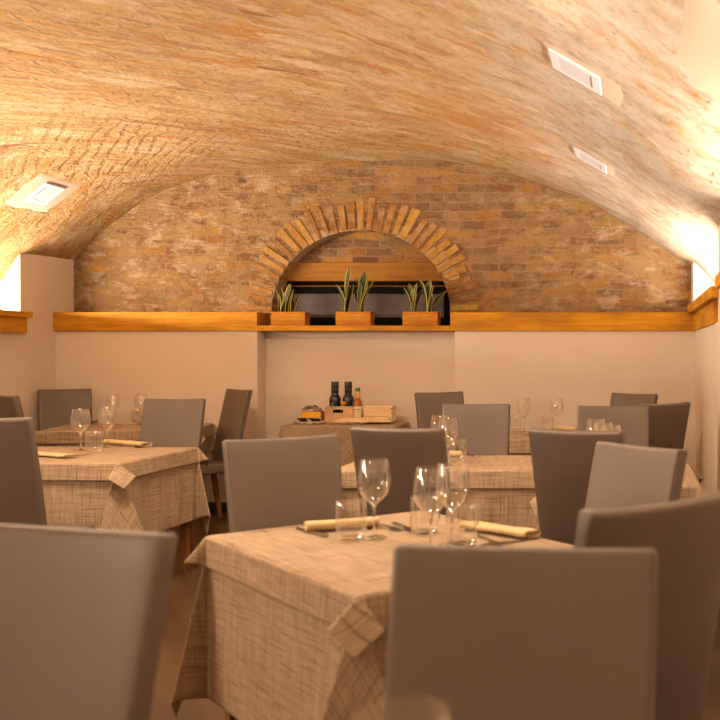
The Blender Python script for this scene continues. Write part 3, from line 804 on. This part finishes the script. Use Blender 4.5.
def put_napkin(pa, pb, W, T, seed, label, flare=0.0):
    a = at(pa[0], pa[1], TZ+.012); b = at(pb[0], pb[1], TZ+.012); d = b-a
    o = obj('napkin', napkin_bm(d.length, W, T, seed, flare=flare), M['napkin'], None, loc=((a.x+b.x)/2, (a.y+b.y)/2, TZ+.002), rz=math.atan2(-d.x, d.y))
    s = o.modifiers.new('solid', 'SOLIDIFY'); s.thickness = .0015
    tag(o, label, 'napkin', 'rolled cream napkins')
put_napkin((305,528), (377,523), .085, .034, 1.0, 'rolled cream napkin at the left end of the nearest laid table', .5)
put_napkin((468,525), (534,534.5), .09, .026, 2.0, 'rolled cream napkin at the right on the nearest laid table', .6)
put_napkin((30,453), (72,456), .10, .022, 3.0, 'flat folded cream napkin at the near edge of the left laid table')
put_napkin((108,442.5), (147,445.5), .09, .034, 4.0, 'rolled cream napkin beside the right wine glass on the left laid table', .7)
put_napkin((86,421.5), (100,419.5), .08, .03, 5.0, 'cream napkin on the back left corner table')
put_napkin((556,428.5), (580,430), .09, .036, 6.0, 'cream napkin behind the right wine glass of the back right table')
put_napkin((505,428), (516,428), .07, .03, 7.0, 'cream napkin showing through the left tumbler of the back right table')
put_napkin((446,455), (462,455), .09, .036, 8.0, 'cream napkin showing through the tumbler on the middle table')
def fork_bm():
    bm = bmesh.new(); pts = []
    for i in range(13):
        y = -.10+.115*i/12; wdt = .0035+.0035*(1-i/12)**2
        pts.append((y, wdt))
    def plate(pts, z0=.0, t=.0016):
        U = []
        for y, w_ in pts:
            z = .002+.004*max(0, math.sin((y+.1)/.2*PI))
            U.append([bm.verts.new((s*w_, y, z+q)) for q in (0, t) for s in (-1, 1)])
        for A, B in zip(U, U[1:]):
            for a, b in ((0,1),(1,3),(3,2),(2,0)): bm.faces.new((A[a], A[b], B[b], B[a]))
        bm.faces.new((U[0][0], U[0][1], U[0][3], U[0][2])); bm.faces.new((U[-1][0], U[-1][1], U[-1][3], U[-1][2]))
    plate(pts+[(.03,.007),(.045,.0115),(.058,.0120)])
    for k in range(4):
        x = -.0102+.0068*k
        U = []
        for y, w_ in ((.057,.0022),(.085,.0020),(.100,.0010)):
            z = .002+.004*max(0, math.sin((y+.1)/.2*PI))
            U.append([bm.verts.new((x+s*w_, y, z+q)) for q in (0, .0016) for s in (-1, 1)])
        for A, B in zip(U, U[1:]):
            for a, b in ((0,1),(1,3),(3,2),(2,0)): bm.faces.new((A[a], A[b], B[b], B[a]))
        bm.faces.new((U[0][0], U[0][1], U[0][3], U[0][2])); bm.faces.new((U[-1][0], U[-1][1], U[-1][3], U[-1][2]))
    return bm
def knife_bm():
    bm = bmesh.new(); U = []
    for y, a, b, t in ((-.11,-.006,.006,.004),(-.10,-.0075,.0075,.006),(-.02,-.006,.006,.006),(-.005,-.005,.005,.004),(.01,-.008,.006,.002),(.06,-.010,.006,.0016),(.095,-.008,.006,.0014),(.112,.002,.006,.0012)):
        U.append([bm.verts.new(p) for p in ((a,y,.001),(b,y,.001),(b,y,.001+t),(a,y,.001+t))])
    for A, B in zip(U, U[1:]):
        for k in range(4): bm.faces.new((A[k], A[(k+1)%4], B[(k+1)%4], B[k]))
    bm.faces.new(U[0]); bm.faces.new(U[-1][::-1]); return bm
fk = obj('fork', fork_bm(), M['steel'], None); kn = obj('knife', knife_bm(), M['steel'], None)
CUT = [('k', (331,539), (292,527), 'knife lying left of the left tumbler on the nearest laid table'),
       ('f', (372,524), (400,532), 'left one of two forks between the wine glasses on the nearest laid table'),
       ('f', (392,523), (414,533), 'right one of two forks between the wine glasses on the nearest laid table'),
       ('k', (478,548), (545,537.5), 'knife before the right napkin on the nearest laid table'),
       ('f', (478,536), (497,546), 'fork between the right tumbler and the right napkin of the nearest laid table'),
       ('k', (60,458), (90,454.5), 'knife beside the flat napkin on the left laid table'),
       ('f', (128,445), (141,449), 'fork under the rolled napkin on the left laid table'),
       ('f', (114,425), (127,427), 'fork on the back left corner table'),
       ('k', (462,452), (476,458), 'knife beside the tumbler on the middle table'),
       ('f', (519,434), (531,437), 'fork by the left wine glass of the back right table'),
       ('f', (535,430), (542,433), 'fork by the right tumbler of the back right table')]
ff = fkk = True
for k, a, b, lab in CUT:
    A = at(a[0], a[1], TZ); B = at(b[0], b[1], TZ); d = B-A
    src = fk if k == 'f' else kn
    if k == 'f' and ff: o = fk; ff = False
    elif k == 'k' and fkk: o = kn; fkk = False
    else: o = src.copy(); COL.objects.link(o)
    o.location = ((A.x+B.x)/2, (A.y+B.y)/2, TZ+.001); o.rotation_euler.z = math.atan2(-d.x, d.y)
    tag(o, lab, 'fork' if k == 'f' else 'knife', 'table forks' if k == 'f' else 'table knives')

# ------------------------------------------------------------------ things on the service table
def sx(px, Y): return (px-CX)*Y/F
M['bottle_dark'] = plain('dark_green_bottle', (.010,.014,.012), .12)
M['bottle_foil'] = plain('black_capsule', (.016,.015,.014), .38)
M['crest'] = plain('grey_crest_print', (.16,.145,.12), .6)
M['green_label'] = plain('green_label_edge', (.03,.10,.05), .5)
M['oil'] = plain('amber_oil_bottle', (.30,.085,.008), .15)
M['cream_label'] = plain('cream_label', (.70,.55,.36), .6)
M['print'] = plain('brown_print', (.22,.12,.06), .6)
M['yellow_print'] = plain('yellow_fruit_print', (.75,.45,.03), .6)
M['green_cap'] = plain('green_screw_cap', (.02,.20,.05), .35)
M['gold_neck'] = plain('gold_neck_band', (.62,.40,.13), .4)
M['yellow_box'] = plain('yellow_card_box', (.78,.40,.02), .5)
M['sachet'] = plain('silver_brown_sachet', (.30,.22,.19), .3, .35)
M['choc'] = plain('dark_wrapped_sweet', (.018,.015,.016), .25)
M['sweetpale'] = plain('pale_wrapped_sweet', (.52,.36,.26), .4)
M['orange_stopper'] = plain('orange_stopper', (.80,.27,.01), .45)
M['brown_jar'] = plain('brown_shaker', (.16,.065,.02), .35)
# crate
CY0, CY1 = 7.96, 8.18
cx0, cx1 = sx(324.5, CY0), sx(352.6, CY0)
cr = empty('bottle_crate', ((cx0+cx1)/2, (CY0+CY1)/2, SZ+.001)); tag(cr, 'pale wooden crate with a slotted hand hole, holding two dark bottles', 'crate')
w_ = cx1-cx0; d_ = CY1-CY0; h_ = .134; t_ = .010
bm = bmesh.new(); hw = .043; hz = (.082, .108)
for a in ((-w_/2, w_/2, 0, hz[0]), (-w_/2, w_/2, hz[1], h_), (-w_/2, -hw-.004, hz[0], hz[1]), (hw-.008, w_/2, hz[0], hz[1])): box(bm, a[0], a[1], -d_/2, -d_/2+t_, a[2], a[3])
bmesh.ops.remove_doubles(bm, verts=bm.verts, dist=1e-5)
obj('front_board', bm, M['crate_wood'], cr)
for nm, a in (('back_board', (-w_/2, w_/2, d_/2-t_, d_/2, 0, h_)), ('side_board', (-w_/2, -w_/2+t_, -d_/2+t_, d_/2-t_, 0, h_)), ('side_board', (w_/2-t_, w_/2, -d_/2+t_, d_/2-t_, 0, h_)), ('bottom_board', (-w_/2+t_, w_/2-t_, -d_/2+t_, d_/2-t_, 0, t_))):
    bm = bmesh.new(); box(bm, *a); obj(nm, bm, M['crate_wood'], cr, bevel=.002)
# dark bottles standing in the crate
def dark_bottle(px, Y, hgt, label):
    r = empty('oil_bottle', (sx(px, Y), Y, SZ+.0115)); tag(r, label, 'bottle', 'dark bottles in the crate')
    bm = bmesh.new(); lathe(bm, [(0,0),(.043,0),(.045,.004),(.045,hgt*.56),(.043,hgt*.60),(.034,hgt*.645),(.0285,hgt*.67),(.0265,hgt*.72),(.0265,hgt*.74),(0,hgt*.74)], 28); obj('body', bm, M['bottle_dark'], r, smooth=True)
    bm = bmesh.new(); lathe(bm, [(.0275,hgt*.70),(.0295,hgt*.705),(.0295,hgt*.99),(.0285,hgt),(0,hgt)], 24); obj('capsule', bm, M['bottle_foil'], r, smooth=True)
    bm = bmesh.new(); lathe(bm, [(.0301,hgt*.80),(.0301,hgt*.812)], 24); obj('capsule_ring', bm, M['crest'], r)
    bm = bmesh.new()       # little printed crest: shield, crown and scrolls
    def dec(pts, zc, sc_):
        vs = []
        for x, z in pts:
            a = x*sc_/.0456-.25
            vs.append(bm.verts.new((.0456*math.sin(a), -.0456*math.cos(a), zc+z*sc_)))
        bm.faces.new(vs)
    zc = hgt*.43
    dec([(-.5,.5),(.5,.5),(.5,0),(.3,-.4),(0,-.65),(-.3,-.4),(-.5,0)], zc, .012)
    dec([(-.6,.75),(-.3,.9),(0,.75),(.3,.9),(.6,.75),(.5,1.25),(-.5,1.25)], zc, .012)
    for s in (-1, 1): dec([(s*.75,-.6),(s*1.2,0),(s*1.1,.7),(s*.85,.2)], zc, .012); dec([(s*.2,-.95),(s*1.0,-.8),(s*1.0,-1.1),(s*.2,-1.2)], zc, .012)
    obj('printed_crest', bm, M['crest'], r)
    bm = bmesh.new(); lathe(bm, [(.0456,.115),(.0456,.122)], 28); obj('label_edge', bm, M['green_label'], r)
dark_bottle(335, 8.06, .318, 'left dark bottle with black capsule standing in the pale crate')
dark_bottle(348.3, 8.06, .318, 'right dark bottle with black capsule in the crate, next to the amber bottle')
bm = bmesh.new(); lathe(bm, [(0,0),(.016,0),(.016,.105),(.011,.125),(.010,.13),(0,.13)], 16)
r = empty('small_bottle', (sx(343.6, 8.01), 8.01, SZ+.0115)); tag(r, 'small bottle with an orange stopper between the two dark bottles', 'bottle')
obj('body', bm, M['bottle_dark'], r, smooth=True)
bm = bmesh.new(); lathe(bm, [(.012,.126),(.020,.130),(.021,.152),(.017,.160),(0,.161)], 16); obj('stopper', bm, M['orange_stopper'], r, smooth=True)
# amber bottle
r = empty('amber_bottle', (sx(357.7, 8.0), 8.0, SZ+.001)); tag(r, 'amber oil bottle with green cap and cream label beside the crate', 'bottle')
bm = bmesh.new(); lathe(bm, [(0,0),(.036,0),(.038,.004),(.038,.150),(.034,.168),(.024,.184),(.0175,.197),(.0165,.255),(0,.255)], 28); obj('body', bm, M['oil'], r, smooth=True)
bm = bmesh.new(); lathe(bm, [(.0385,.018),(.0388,.019),(.0388,.132),(.0385,.133)], 28); lb = obj('label', bm, M['cream_label'], r, smooth=True)
bm = bmesh.new()
def strip(a0, a1, z0, z1, R=.0391):
    n_ = 6; A = [[bm.verts.new((R*math.sin(a0+(a1-a0)*i/n_), -R*math.cos(a0+(a1-a0)*i/n_), z)) for i in range(n_+1)] for z in (z0, z1)]
    for i in range(n_): bm.faces.new((A[0][i], A[0][i+1], A[1][i+1], A[1][i]))
strip(-.75, -.62, .103, .116); strip(-.4, .62, .105, .1135); strip(-.35, .4, .088, .090)
obj('label_print', bm, M['print'], lb)
bm = bmesh.new(); strip(.02, .5, .024, .046); strip(.12, .4, .020, .052); obj('fruit_print', bm, M['yellow_print'], lb)
bm = bmesh.new(); lathe(bm, [(.0172,.198),(.0178,.199),(.0178,.252),(.0172,.253)], 20); obj('neck_band', bm, M['gold_neck'], r, smooth=True)
bm = bmesh.new(); lathe(bm, [(.0185,.253),(.0190,.255),(.0190,.278),(.0180,.281),(0,.281)], 20); obj('cap', bm, M['green_cap'], r, smooth=True)
# little brown shaker behind the napkins
r = empty('shaker', (sx(363.8, 8.02), 8.02, SZ+.001)); tag(r, 'small brown shaker between the amber bottle and the napkin stack', 'shaker')
bm = bmesh.new(); lathe(bm, [(0,0),(.014,0),(.015,.003),(.013,.045),(.014,.05)], 16); obj('body', bm, M['brown_jar'], r, smooth=True)
bm = bmesh.new(); lathe(bm, [(.0145,.05),(.015,.052),(.015,.068),(.010,.074),(0,.075)], 16); obj('lid', bm, M['brown_jar'], r, smooth=True)
# yellow box of sachets
r = empty('sachet_box', (sx(313.3, 8.03), 8.03, SZ+.001)); tag(r, 'low yellow box filled with sachets left of the crate', 'box')
bm = bmesh.new(); w_ = .166; d_ = .11
for a in ((-w_/2, w_/2, -d_/2, -d_/2+.004), (-w_/2, w_/2, d_/2-.004, d_/2), (-w_/2, -w_/2+.004, -d_/2, d_/2), (w_/2-.004, w_/2, -d_/2, d_/2)): box(bm, *a, 0, .090)
box(bm, -w_/2, w_/2, -d_/2, d_/2, 0, .004); obj('carton', bm, M['yellow_box'], r)
random.seed(3)
def sachet_bm(L=.062, W=.04, T=.012):
    bm = bmesh.new(); n_ = 6; A = []
    for s in (1, -1):
        A.append([[bm.verts.new((-L/2+L*i/n_, -W/2+W*j/n_, s*T/2*(1-(2*i/n_-1)**4)*(1-(2*j/n_-1)**4))) for i in range(n_+1)] for j in range(n_+1)])
    for s, g in enumerate(A):
        for j in range(n_):
            for i in range(n_): bm.faces.new((g[j][i], g[j][i+1], g[j+1][i+1], g[j+1][i]))
    bmesh.ops.remove_doubles(bm, verts=bm.verts, dist=1e-5); return bm
s0 = None; B = Vector((sx(313.3, 8.03), 8.03, SZ+.001))
for i in range(16):
    o = obj('sachet', sachet_bm(), M['sachet'], None, smooth=True) if s0 is None else s0.copy()
    if s0 is None: s0 = o
    else: COL.objects.link(o)
    q = i/15
    o.location = B+Vector((-.058+.116*q, random.uniform(-.025,.025), .094+.026*math.sin(PI*min(1,.15+q))+random.uniform(0,.008)))
    o.rotation_euler = (random.uniform(-.5,.5), random.uniform(-.55,.55), random.uniform(-.9,.9))
    tag(o, 'small shiny sachet heaped in the yellow box', 'sachet', 'sachets in the yellow box')
# plates
def plate(px, py, rx, ry, label, rimz=.022):
    p = at(px, py, SZ+.012)
    bm = bmesh.new(); lathe(bm, [(0,0),(.58,0),(.62,.10),(.98,.88),(1.0,1.0),(.97,.98),(.60,.26),(0,.22)], 40)
    for v in bm.verts: v.co = Vector((v.co.x*rx, v.co.y*ry, v.co.z*rimz))
    o = obj('plate', bm, M['china'], None, smooth=True, loc=(p.x, p.y, SZ+.001)); tag(o, label, 'plate', 'white plates on the service table'); return o
pl1 = plate(311, 422.6, .140, .070, 'oval white plate of dark wrapped sweets at the left of the service table')
pl2 = plate(352.5, 422.8, .148, .066, 'oval white plate in front of the crate, partly under napkins')
pl3 = plate(383, 422.0, .100, .060, 'small white plate under the right end of the cream napkins')
random.seed(5)
sw = []
for kind in range(2):
    bm = bmesh.new(); lathe(bm, [(0,-.010),(.009,-.009),(.013,-.004),(.0135,.003),(.010,.009),(0,.0105)], 12)
    for v in list(bm.verts): v.co.x *= 1.35
    r = obj('sweet', bm, M['choc' if kind == 0 else 'sweetpale'], None, smooth=True)
    bm = bmesh.new()
    for s in (-1, 1):
        c0 = bm.verts.new((s*.015, 0, 0)); ring = [bm.verts.new((s*.030, .012*math.cos(a), .010*math.sin(a))) for a in (PI*2*k/8 for k in range(8))]
        for k in range(8): bm.faces.new((c0, ring[k], ring[(k+1)%8]))
    obj('wrapper_twist', bm, M['choc' if kind == 0 else 'sweetpale'], r)
    sw.append([r, True])
c0 = pl1.location
for i in range(22):
    k = 0 if i % 3 else 1
    src, first = sw[k]
    o = src if first else copy_tree(src); sw[k][1] = False
    lay = i//13
    j = i if lay == 0 else i-13
    o.location = c0+Vector((-.105+(.205*(j%7)/6 if lay == 0 else .03+.12*(j%5)/4)+random.uniform(-.006,.006), -.024+.030*((j//7) if lay == 0 else .5+(j//5)*.4)+random.uniform(-.004,.004), .018+.019*lay))
    o.rotation_euler = (random.uniform(-.2,.2), random.uniform(-.25,.25), random.uniform(0, 3))
    tag(o, 'dark wrapped sweet on the left oval plate' if k == 0 else 'pale wrapped sweet on the left oval plate', 'sweet', 'dark sweets on the plate' if k == 0 else 'pale sweets on the plate')
# cream napkins, flat sheaf and folded stack
def folded_bm(lx, ly, t, seed):
    bm = bmesh.new(); prof = []
    for k in range(7):
        a = PI/2+PI*k/6; prof.append((-lx/2+t/2+t/2*math.cos(a), t/2+t/2*math.sin(a)))
    pr = [(lx/2, t*.92), (lx*.1, t)] + prof + [(lx*.1, 0), (lx/2, t*.02)]
    m_ = 6; R = []
    for j in range(m_+1):
        y = -ly/2+ly*j/m_
        R.append([bm.verts.new((x+.003*noise.noise(Vector((seed, y*8, 0))), y, z+.0015*noise.noise(Vector((x*9, y*9, seed))))) for x, z in pr])
    for A, B_ in zip(R, R[1:]):
        for i in range(len(pr)-1): bm.faces.new((A[i], A[i+1], B_[i+1], B_[i]))
        bm.faces.new((A[-1], A[0], B_[0], B_[-1]))
    bm.faces.new(R[0]); bm.faces.new(R[-1][::-1]); return bm
stx = sx(379.5, 8.02); stack_lab = ['second', 'third', 'fourth', 'fifth', 'sixth', 'seventh']
random.seed(9)
for k in range(7):
    o = obj('folded_napkin', folded_bm(.15, .222+random.uniform(-.010,.006), .0165, k*1.3), M['paper'], None, smooth=True, sharp=.6, loc=(stx+random.uniform(-.004,.004), 8.05, SZ+.018+k*.0172), rz=PI/2+random.uniform(-.04,.04))
    lab = 'folded cream napkin at the bottom of the tall stack' if k == 0 else ('folded cream napkin on top of the tall stack' if k == 6 else 'folded cream napkin, %s from the bottom of the tall stack' % stack_lab[k-1])
    tag(o, lab, 'napkin', 'tall stack of folded napkins')
pb = at(364, 421.6, SZ+.02)
for k in range(3):
    o = obj('paper_napkin', folded_bm(.12, .45-.05*k, .010, 20+k), M['paper'], None, smooth=True, sharp=.6, loc=(pb.x+.01*k, pb.y+.005*k, SZ+.0175+k*.0105), rz=PI/2+.02*k)
    tag(o, ['lowest wide cream napkin laid across the two right plates', 'middle wide cream napkin laid across the two right plates', 'topmost wide cream napkin laid across the two right plates'][k], 'napkin', 'wide napkins across the plates')
for k, (a, b, lab) in enumerate((((336,422.5), (366,424), 'dark spoon on the plate in front of the crate'),)):
    A = at(a[0], a[1], SZ+.012); Bq = at(b[0], b[1], SZ+.012); d = Bq-A
    bm = bmesh.new(); tube(bm, [(0,-.11,.006),(0,0,.008),(0,.05,.006)], [.004,.003,.003], 8)
    r = obj('spoon', bm, M['steel'], None, smooth=True, loc=((A.x+Bq.x)/2, (A.y+Bq.y)/2-.03, SZ+.012), rz=math.atan2(-d.x, d.y))
    bm = bmesh.new(); lathe(bm, [(0,0),(.5,.1),(.9,.6),(1,1),(.88,.7),(.5,.25),(0,.15)], 16)
    for v in bm.verts: v.co = Vector((v.co.x*.018, v.co.y*.028+.075, v.co.z*.008+.003))
    obj('bowl', bm, M['steel'], r, smooth=True); tag(r, lab, 'spoon')

# ------------------------------------------------------------------ planters with snake plants
m = N('snake_leaf'); uv = m.n('UVMap').outputs[0]; sp = m.n('SeparateXYZ'); m.l(uv, sp.inputs[0])
e = m.math('ABSOLUTE', m.math('SUBTRACT', sp.outputs[0], .5))
band = m.noise(m.mapping(uv, scale=(1.5, 16, 1)), 1.6, 3, .6, .6)
gcol = m.ramp(band, [(.38, (.010,.027,.008)), (.62, (.034,.070,.018))])
m.set(Base_Color=m.mix(m.ramp(e, [(.37,(0,0,0)), (.42,(1,1,1))]), gcol, (.42,.34,.03)), Roughness=.55); M['leaf'] = m.m
M['soil'] = plain('potting_soil', (.03,.018,.01), .95)
M['wire'] = plain('dark_wire', (.03,.02,.015), .4, .6)
def leaf_bm(h, w, lean, az, twist, base):
    bm = bmesh.new(); uvl = bm.loops.layers.uv.new('leaf'); n_ = 14; R = []
    for k in range(n_+1):
        t = k/n_
        wd = w*1.95*(.55+.75*t-.15*t*t)*(1-t**5)**.9*.5 if t < 1 else 0.0006
        wd = max(wd, .0006)
        bend = lean*(t**1.6)*h
        cx_ = base[0]+bend*math.cos(az); cy_ = base[1]+bend*math.sin(az); z = h*t*math.sqrt(max(.2, 1-.5*lean*lean*t))
        a = az+PI/2+twist*t
        sx_, sy_ = math.cos(a), math.sin(a); nx_, ny_ = -sy_, sx_
        ring = []
        for q in range(5):
            u = -1+q/2
            cup = .28*wd*(u*u)
            ring.append(bm.verts.new((cx_+sx_*u*wd+nx_*cup, cy_+sy_*u*wd+ny_*cup, base[2]+z)))
        R.append(ring)
    for k in range(n_):
        for q in range(4):
            f = bm.faces.new((R[k][q], R[k][q+1], R[k+1][q+1], R[k+1][q])); f.smooth = True
            for lp, (kk, qq) in zip(f.loops, ((k,q),(k,q+1),(k+1,q+1),(k+1,q))): lp[uvl].uv = (qq/4, kk/n_)
    return bm
def planter(px0, px1, leaves, label, plabel):
    Y = 8.17; x0, x1 = sx(px0, Y), sx(px1, Y); W_ = x1-x0; D_ = .13; h = .114; z0 = 1.524; t_ = .012
    r = empty('planter_box', ((x0+x1)/2, Y+D_/2, z0)); tag(r, label, 'planter', 'wooden planter boxes on the shelf')
    for nm, a in (('front_board', (-W_/2, W_/2, -D_/2, -D_/2+t_, 0, h)), ('back_board', (-W_/2, W_/2, D_/2-t_, D_/2, 0, h)), ('side_board', (-W_/2, -W_/2+t_, -D_/2+t_, D_/2-t_, 0, h)), ('side_board', (W_/2-t_, W_/2, -D_/2+t_, D_/2-t_, 0, h))):
        bm = bmesh.new(); box(bm, *a); obj(nm, bm, M['box_wood'], r, bevel=.003)
    bm = bmesh.new(); box(bm, -W_/2-.001, W_/2+.001, -D_/2-.004, -D_/2, .040, .078); obj('front_slat', bm, M['pine_x'], r, bevel=.002)
    bm = bmesh.new(); box(bm, -W_/2+t_, W_/2-t_, -D_/2+t_, D_/2-t_, .01, h-.012); obj('soil', bm, M['soil'], r)
    for s in (-1, 1):
        bm = bmesh.new(); c_ = s*(W_/2-.02)
        tube(bm, [(c_-.014,-D_/2+.02,h-.02),(c_-.014,-D_/2+.02,h+.008),(c_-.008,-D_/2+.02,h+.020),(c_+.004,-D_/2+.02,h+.022),(c_+.012,-D_/2+.02,h+.012),(c_+.014,-D_/2+.02,h+.0)], .0022, 6); obj('wire_hook', bm, M['wire'], r, smooth=True)
    p = empty('snake_plant', ((x0+x1)/2, Y+D_/2, z0+h-.012)); tag(p, plabel, 'plant', 'snake plants on the shelf')
    for (bxp, hp, wp_, txp, tw) in leaves:   # base px, height in m, width, tip px, twist
        X = sx(bxp, Y+.08)-(x0+x1)/2; dx = sx(txp, Y+.08)-sx(bxp, Y+.08)
        az = random.uniform(-.35, .35) if dx >= 0 else PI+random.uniform(-.35, .35)
        o = obj('leaf', leaf_bm(hp, wp_, abs(dx)/hp, az, tw, (X, random.uniform(-.05, .04), 0)), M['leaf'], p)
        s = o.modifiers.new('solid', 'SOLIDIFY'); s.thickness = .003
random.seed(21)
planter(271, 305, [(279,.20,.035,276,.6),(281,.17,.03,278.5,.9),(284,.22,.034,281,.4),(287,.19,.034,287,1.4),(288,.245,.04,292,1.2),(291,.20,.034,295,1.0),(294,.19,.036,296,.5),(297,.15,.028,301,.8),(284,.13,.03,288,1.2),(294,.14,.028,291,.9)],
        'left wooden planter box on the shelf under the arch', 'snake plant in the left planter box')
planter(335.7, 370.5, [(346,.245,.040,336.5,.5),(348,.20,.045,350,1.2),(348,.385,.046,352,1.1),(350,.24,.040,354,.8),(345,.19,.034,342,1.3),(361,.30,.04,355,1.0),(362,.35,.060,366,1.4),(363,.30,.048,369,1.2),(364,.22,.04,371,.7),(361,.25,.036,362.5,.9),(363,.30,.026,376,.7),(359,.20,.04,356,1.3)],
        'middle wooden planter box on the shelf under the arch', 'tallest snake plant, in the middle planter box')
planter(402.6, 437.5, [(411,.22,.028,403.5,.6),(412,.25,.042,409,1.2),(414,.21,.042,415,1.4),(415,.25,.03,418,.6),(416,.21,.03,422,.7),(428,.29,.045,420,.9),(429,.27,.045,430,1.3),(431,.30,.03,430,.6),(431,.23,.042,435,1.2),(432,.21,.044,446,.8),(430,.20,.036,426,.9)],
        'right wooden planter box on the shelf under the arch', 'snake plant in the right planter box')

# ------------------------------------------------------------------ light
def area(name, loc, target, sx_, sy_, power, col, spread=PI):
    d = bpy.data.lights.new(name, 'AREA'); d.shape = 'RECTANGLE'; d.size = sx_; d.size_y = sy_; d.energy = power; d.color = col; d.spread = spread
    o = bpy.data.objects.new(name, d); COL.objects.link(o); o.location = loc
    o.rotation_euler = (Vector(target)-Vector(loc)).to_track_quat('-Z', 'Y').to_euler(); return o
WARM = (1.0, .785, .59); WARM2 = (1.0, .75, .505)
# uplights lying on the ledges behind the sill boards, one run per recess
def uplight(x, y0, y1, z, tilt, power, col):
    d = bpy.data.lights.new('ledge_uplight', 'AREA'); d.shape = 'RECTANGLE'; d.size = .05; d.size_y = y1-y0; d.energy = power*(y1-y0); d.color = col
    o = bpy.data.objects.new('ledge_uplight', d); COL.objects.link(o); o.location = (x, (y0+y1)/2, z)
    o.rotation_euler = (PI, tilt, 0)
uplight(-4.84, 4.55, 7.6, 1.625, 1.0, 64, WARM)
uplight(-4.84, .5, 3.5, 1.625, .9, 46, WARM)
uplight(-4.84, YB+.1, -.6, 1.615, .5, 34, WARM)
uplight(.68, 5.9, 7.85, 1.675, -.65, 36, WARM)
uplight(.68, 3.0, 4.8, 1.675, -.65, 28, WARM)
uplight(.68, .9, 2.3, 1.675, -.65, 70, WARM)
uplight(.68, YB+.1, -.6, 1.675, -.65, 56, WARM)
# unseen fill lamps added under the crown to brighten tabletops and back wall
area('crown_fill', (-2.25, 4.25, 2.80), (-2.25, 4.45, 0), .45, .45, 84, WARM2)
area('crown_fill', (-.6, 3.3, 2.62), (-.6, 3.3, 0), .35, .35, 30, WARM2)
area('crown_fill', (-2.0, .3, 2.80), (-2.0, .3, 0), .45, .45, 26, WARM2)
wd = bpy.data.worlds.new('world'); sc.world = wd; wd.use_nodes = True
wd.node_tree.nodes['Background'].inputs[0].default_value = (1, .7, .45, 1); wd.node_tree.nodes['Background'].inputs[1].default_value = 0.0

# ------------------------------------------------------------------ view
vs_ = sc.view_settings
sc.display_settings.display_device = 'sRGB'
vs_.view_transform = 'Standard'; vs_.look = 'None'; vs_.gamma = 1.0; vs_.use_curve_mapping = False
vs_.exposure = 0.10
sc.cycles.transparent_max_bounces = 32; sc.cycles.max_bounces = 20; sc.cycles.diffuse_bounces = 7; sc.cycles.transmission_bounces = 14; sc.cycles.glossy_bounces = 16
sc.cycles.caustics_reflective = False; sc.cycles.caustics_refractive = True
sc.cycles.sample_clamp_indirect = 4.0
sc.cycles.use_denoising = True
